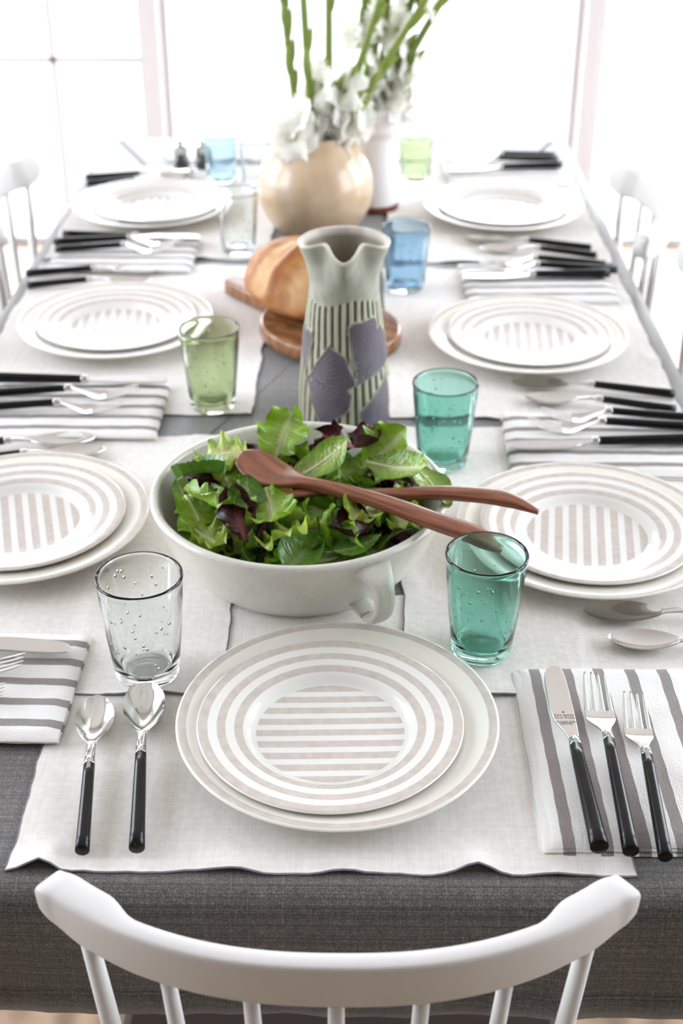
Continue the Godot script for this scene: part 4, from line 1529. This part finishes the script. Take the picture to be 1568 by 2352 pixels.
func build_flowers() -> void:
	rng.seed = 5
	var opens := []
	for k in 5:
		opens.append(blossom_mesh(60 + k, [1.25, 1.0, 0.8, 1.4, 0.55][k]))
	var buds := [bud_mesh(1, 0.056, 0.0075), bud_mesh(2, 0.046, 0.0065), bud_mesh(3, 0.066, 0.008)]
	# foot, bend, tip, number of open blossoms, where the first opens (0..1), words
	var stems := [
		[Vector3(-0.070, 0.80, -2.235), Vector3(-0.098, 0.95, -2.225), Vector3(-0.118, 1.13, -2.235), 2, 0.30, "leftmost gladiolus stem in the round vase, bending left"],
		[Vector3(-0.060, 0.80, -2.230), Vector3(-0.075, 0.96, -2.220), Vector3(-0.094, 1.30, -2.250), 2, 0.22, "gladiolus stem low at the left of the round vase with a large open white flower"],
		[Vector3(-0.055, 0.80, -2.240), Vector3(-0.045, 0.97, -2.235), Vector3(-0.045, 1.26, -2.250), 4, 0.28, "gladiolus stem rising straight from the round vase"],
		[Vector3(-0.050, 0.80, -2.230), Vector3(-0.015, 0.95, -2.235), Vector3(0.075, 1.22, -2.260), 4, 0.30, "gladiolus stem leaning right out of the round vase"],
		[Vector3(-0.055, 0.80, -2.225), Vector3(-0.005, 0.93, -2.235), Vector3(0.170, 1.20, -2.270), 2, 0.24, "long green gladiolus stem slanting far right from the round vase"],
		[Vector3(0.030, 0.80, -2.335), Vector3(0.045, 0.99, -2.330), Vector3(0.060, 1.30, -2.340), 6, 0.36, "gladiolus stem standing upright in the white vase"],
		[Vector3(0.035, 0.80, -2.330), Vector3(0.075, 0.98, -2.320), Vector3(0.215, 1.22, -2.320), 3, 0.34, "rightmost gladiolus stem slanting out of the white vase"],
		[Vector3(0.030, 0.80, -2.325), Vector3(0.060, 0.98, -2.325), Vector3(0.135, 1.26, -2.330), 5, 0.38, "gladiolus stem second from the right in the white vase"],
		[Vector3(0.028, 0.80, -2.330), Vector3(0.020, 0.98, -2.330), Vector3(0.000, 1.28, -2.350), 6, 0.36, "gladiolus stem full of white flowers at the left of the white vase"]]
	for s in stems:
		var t := thing("gladiolus", s[5], "flower", s[0], 0.0, "white gladioli in the vases")
		var pts := spline3([Vector3.ZERO, (s[1] - s[0]) * 0.5 + Vector3(0, 0.004, 0), s[1] - s[0], (s[1] + s[2]) * 0.5 - s[0] + (s[1] - s[0]).normalized() * 0.012, s[2] - s[0]], 8)
		var rr := []
		var cc := []
		for i in pts.size():
			rr.append(Vector2.ONE * lerpf(0.0082, 0.0048, float(i) / pts.size()))
			cc.append(Color(0.155, 0.225, 0.035).lerp(Color(0.24, 0.315, 0.065), float(i) / pts.size()))
		var st := begin()
		sweep(st, pts, rr, 8, Vector3.BACK, 2.0, 0, cc)
		part("stalk", done(st), M.flower_stem, t)
		var nflow := 0
		var total := 12
		for k in total:
			var f: float = s[4] + 0.085 * k if k < s[3] else s[4] + 0.085 * s[3] + (0.97 - s[4] - 0.085 * s[3]) * (k - s[3]) / (total - s[3])
			var i := int(f * (pts.size() - 2))
			var p: Vector3 = pts[i].lerp(pts[i + 1], f * (pts.size() - 2) - i)
			var along: Vector3 = (pts[i + 1] - pts[i]).normalized()
			var flip := 1.0 if k % 2 == 0 else -1.0
			var out := along.cross(Vector3(0.35, 0.0, 1.0).normalized()).normalized() * flip + Vector3(0, 0, 0.55)
			out = out.normalized()
			if k < s[3]:
				var dir := (out * 1.0 + along * 0.35).normalized()
				var sidev := dir.cross(Vector3(0.2, 0.3, 0.9)).normalized()
				var b := Basis(sidev, dir, sidev.cross(dir)).orthonormalized()
				var fl := part("blossom", opens[(k + int(s[4] * 100)) % 5], M.petal, t)
				fl.transform = Transform3D(b.scaled(Vector3.ONE * rng.randf_range(1.0, 1.25)), p + out * 0.006)
				nflow += 1
			if k >= s[3] and k < s[3] + 2:
				continue
			var d2 := (along * 1.0 + out * (0.3 if k < s[3] else 0.13)).normalized()
			var sv := d2.cross(Vector3(0.1, 0.2, 0.95)).normalized()
			var bb := Basis(sv, d2, sv.cross(d2)).orthonormalized()
			var bd := part("bud", buds[k % 3], M.flower_stem, t)
			bd.transform = Transform3D(bb.scaled(Vector3.ONE * lerpf(1.0, 0.7, float(k) / total)), p)
	# the big flower that hangs over the lip of the round vase, and its neighbours
	var low := [[Vector3(-0.105, 0.915, -2.165), Vector3(-0.25, 0.25, 0.95), 0, 1.15, "large open white flower with green throat hanging over the lip of the round vase"],
		[Vector3(-0.098, 0.945, -2.185), Vector3(-0.8, 0.45, 0.5), 1, 1.05, "white flower at the upper left of the round vase"],
		[Vector3(-0.030, 0.955, -2.215), Vector3(0.3, 0.5, 0.9), 3, 0.95, "white flower above the middle of the round vase"],
		[Vector3(0.005, 0.925, -2.240), Vector3(0.6, 0.2, 0.8), 2, 1.0, "white flower in front of the white vase's rim"],
		[Vector3(-0.045, 0.905, -2.195), Vector3(0.1, 0.2, 1.0), 4, 0.8, "half closed white flower low in the middle of the round vase"]]
	for l in low:
		var d: Vector3 = l[1].normalized()
		var sv := d.cross(Vector3(0.1, 0.95, 0.2)).normalized()
		var t := thing("gladiolus_blossom", l[4], "flower", l[0] - d * 0.02, 0.0, "white blossoms at the vase mouths")
		var fl := part("petals", opens[l[2]], M.petal, t)
		fl.transform = Transform3D(Basis(sv, d, sv.cross(d)).orthonormalized().scaled(Vector3.ONE * l[3]), Vector3.ZERO)
		var st := begin()
		sweep(st, spline3([Vector3.ZERO, -d * 0.02, -d * 0.035 + Vector3(0, -0.02, 0)], 4), [Vector2.ONE * 0.004, Vector2.ONE * 0.004, Vector2.ONE * 0.004, Vector2.ONE * 0.004, Vector2.ONE * 0.0035, Vector2.ONE * 0.0035, Vector2.ONE * 0.0035, Vector2.ONE * 0.003, Vector2.ONE * 0.003], 7, Vector3.BACK, 2.0, 0, [Color(0.3, 0.4, 0.1), Color(0.3, 0.4, 0.1), Color(0.3, 0.4, 0.1), Color(0.26, 0.36, 0.08), Color(0.25, 0.35, 0.08), Color(0.25, 0.35, 0.08), Color(0.22, 0.32, 0.07), Color(0.2, 0.3, 0.06), Color(0.2, 0.3, 0.06)])
		part("flower_tube", done(st), M.flower_stem, t)


# ---------------------------------------------------------------- chairs: seat centre over the origin, facing -z
func make_chair() -> Node3D:
	var o := Node3D.new()
	var st := begin()
	var P := []
	var n := 72
	var top := 0.82
	var secn := 28
	for i in n + 1:
		var x := 0.206 * sin((float(i) / n * 2.0 - 1.0) * PI / 2)
		var e := absf(x)
		var zb := 0.211 - 3.1 * pow(e, 2.4) + (0.003 * smoothstep(0.19, 0.206, e))
		var thick := lerpf(0.0165, 0.027, smoothstep(0.138, 0.168, e))
		var h := lerpf(0.050, 0.032, pow(clampf((e - 0.172) / 0.034, 0, 1), 1.6))
		var endr := sqrt(clampf((0.2085 - e) / 0.010, 0.05, 1.0))
		var slope := -3.1 * 2.4 * pow(maxf(e, 0.0001), 1.4) * signf(x)
		var nrm := Vector2(-slope, 1.0).normalized()
		var row := PackedVector3Array()
		for k in secn + 1:
			var a := TAU * (k % secn) / secn
			var u := signf(cos(a)) * pow(absf(cos(a)), 0.38) * 0.5 * (0.82 + 0.18 * endr)      # across the thickness
			var v := signf(sin(a)) * pow(absf(sin(a)), 0.34) * 0.5 * (0.82 + 0.18 * endr)      # up
			var d := (u - 0.5) * thick
			row.append(Vector3(x + nrm.x * d, top - h * 0.5 + v * h, zb + nrm.y * d + (v - 0.5) * h * 0.0 - (0.5 - v) * h * 0.2))
		P.append(row)
	for end in [0, n]:
		var c := Vector3.ZERO
		for k in secn:
			c += P[end if end == 0 else -1][k]
		c /= secn
		var row := PackedVector3Array()
		for k in secn + 1:
			row.append(c)
		if end == 0:
			P.push_front(row)
		else:
			P.append(row)
	grid(st, P)
	part("top_rail", done(st), M.white_paint, o)
	for k in 7:
		var xt := (k - 3) * 0.0575
		var xb := (k - 3) * 0.047
		var r := 0.0072 if k % 6 == 0 else 0.0062
		var zt := 0.211 - 3.1 * pow(absf(xt), 2.4) - 0.010 - 0.009
		var zs := 0.178 - 1.6 * xb * xb
		st = begin()
		sweep(st, [Vector3(xt, 0.785, zt), Vector3(lerpf(xt, xb, 0.3), 0.68, lerpf(zt, zs, 0.3)), Vector3(lerpf(xt, xb, 0.65), 0.56, lerpf(zt, zs, 0.65)), Vector3(xb, 0.445, zs)], [Vector2(r, r) * 0.86, Vector2(r, r), Vector2(r, r) * 1.05, Vector2(r, r) * 0.92], 14, Vector3.BACK)
		part("spindle", done(st), M.white_paint, o)
	var seat := []
	for i in 48:
		var a := TAU * i / 48
		seat.append(Vector2(0.205 * signf(cos(a)) * pow(absf(cos(a)), 0.62), 0.2 * signf(sin(a)) * pow(absf(sin(a)), 0.62)))
	part("seat", slab(seat, 0.422, 0.452, 0.009), M.grey_seat, o)
	for sx in [-1, 1]:
		for sz in [-1, 1]:
			st = begin()
			sweep(st, [Vector3(sx * 0.13, 0.43, sz * 0.13), Vector3(sx * 0.165, 0.22, sz * 0.16), Vector3(sx * 0.2, 0.001, sz * 0.195)], [Vector2.ONE * 0.014, Vector2.ONE * 0.016, Vector2.ONE * 0.011], 14, Vector3.BACK)
			part("leg", done(st), M.white_paint, o)
	for sx in [-1, 1]:
		st = begin()
		sweep(st, [Vector3(sx * 0.168, 0.2, -0.163), Vector3(sx * 0.168, 0.2, 0.163)], [Vector2.ONE * 0.009, Vector2.ONE * 0.009], 10)
		part("stretcher", done(st), M.white_paint, o)
	st = begin()
	sweep(st, [Vector3(-0.168, 0.2, 0), Vector3(0.168, 0.2, 0)], [Vector2.ONE * 0.009, Vector2.ONE * 0.009], 10)
	part("stretcher", done(st), M.white_paint, o)
	return o

func build_chairs() -> void:
	var proto := make_chair()
	var list := [
		[Vector3(-0.010, 0, -0.790), 0.0, "white spindle-back chair in the foreground, its curved top rail across the bottom"],
		[Vector3(-0.065, 0, -2.64), PI, "white chair at the far end of the table, mostly hidden by the flowers"],
		[Vector3(-0.44, 0, -2.225), -PI / 2 + 0.06, "white spindle-back chair on the left by the far plates"],
		[Vector3(-0.455, 0, -1.79), -PI / 2, "white chair on the left beside the middle plates, almost out of frame"],
		[Vector3(0.318, 0, -2.185), PI / 2 - 0.06, "white spindle-back chair on the right by the far plates"],
		[Vector3(0.365, 0, -1.76), PI / 2, "white chair on the right beside the middle plates, cut by the frame"]]
	for c in list:
		var d: Node3D = proto.duplicate()
		d.name = numbered("dining_chair")
		add_child(d)
		d.position = c[0]
		d.rotation.y = c[1]
		tag(d, c[2], "chair", "white spindle-back chairs round the table")
	proto.free()


func _ready() -> void:
	# camera
	var cam := Camera3D.new()
	cam.name = "camera"
	var att := CameraAttributesPhysical.new()
	att.frustum_focal_length = 31.43
	att.exposure_aperture = 3.9
	att.frustum_focus_distance = 1.1
	att.frustum_near = 0.05
	att.frustum_far = 200.0
	cam.attributes = att
	add_child(cam)
	cam.position = Vector3(0, 1.5, 0)
	cam.rotation = Vector3(deg_to_rad(-30.7), deg_to_rad(0.62), 0)
	cam.fov = 41.8
	cam.current = true
	# sky: a bright thinly veiled day
	var env := Environment.new()
	env.background_mode = Environment.BG_SKY
	var sky := Sky.new()
	var sm := ProceduralSkyMaterial.new()
	sm.sky_top_color = Color(0.885, 0.927, 1.0)
	sm.sky_horizon_color = Color(1.0, 0.985, 0.96)
	sm.sky_energy_multiplier = 1.0
	sm.ground_bottom_color = Color(0.6, 0.6, 0.6)
	sm.ground_horizon_color = Color(0.9, 0.9, 0.9)
	sky.sky_material = sm
	env.sky = sky
	env.background_energy_multiplier = 4.0
	env.tonemap_mode = Environment.TONE_MAPPER_LINEAR
	env.tonemap_exposure = 2.8
	env.sdfgi_enabled = true
	env.ssao_enabled = true
	env.ssil_enabled = true
	var we := WorldEnvironment.new()
	we.name = "surroundings"
	we.environment = env
	add_child(we)

	bare.seed = 2
	bare.frequency = 0.05
	make_materials()
	build_room()
	build_table()
	build_chairs()
	build_mat(-0.262, 0.214, -1.105, -0.731, "pale linen place mat at the front with a rippled edge above the chair", "front", 1)
	build_mat(-0.492, -0.119, -1.444, -0.943, "pale linen place mat on the near left under the left plates", "", 2)
	build_mat(0.050, 0.418, -1.472, -0.945, "pale linen place mat on the near right under the right plates", "", 3)
	build_mat(-0.503, -0.128, -2.034, -1.502, "pale linen place mat on the left under the middle plates and green tumbler", "", 4)
	build_mat(0.043, 0.412, -2.022, -1.497, "pale linen place mat on the right under the middle plates", "", 5)
	build_mat(-0.503, -0.140, -2.575, -2.060, "pale linen place mat on the left under the far plates", "", 6)
	build_mat(0.055, 0.412, -2.600, -2.050, "pale linen place mat on the right under the far plates", "", 7)
	build_mat(-0.372, 0.190, -2.782, -2.615, "pale linen place mat across the far end of the table", "", 8)
	build_napkins()
	build_plates()
	build_cutlery()
	build_tumblers()
	build_bowl()
	build_salad()
	build_servers()
	build_pitcher()
	build_bread()
	build_vases()
	build_flowers()
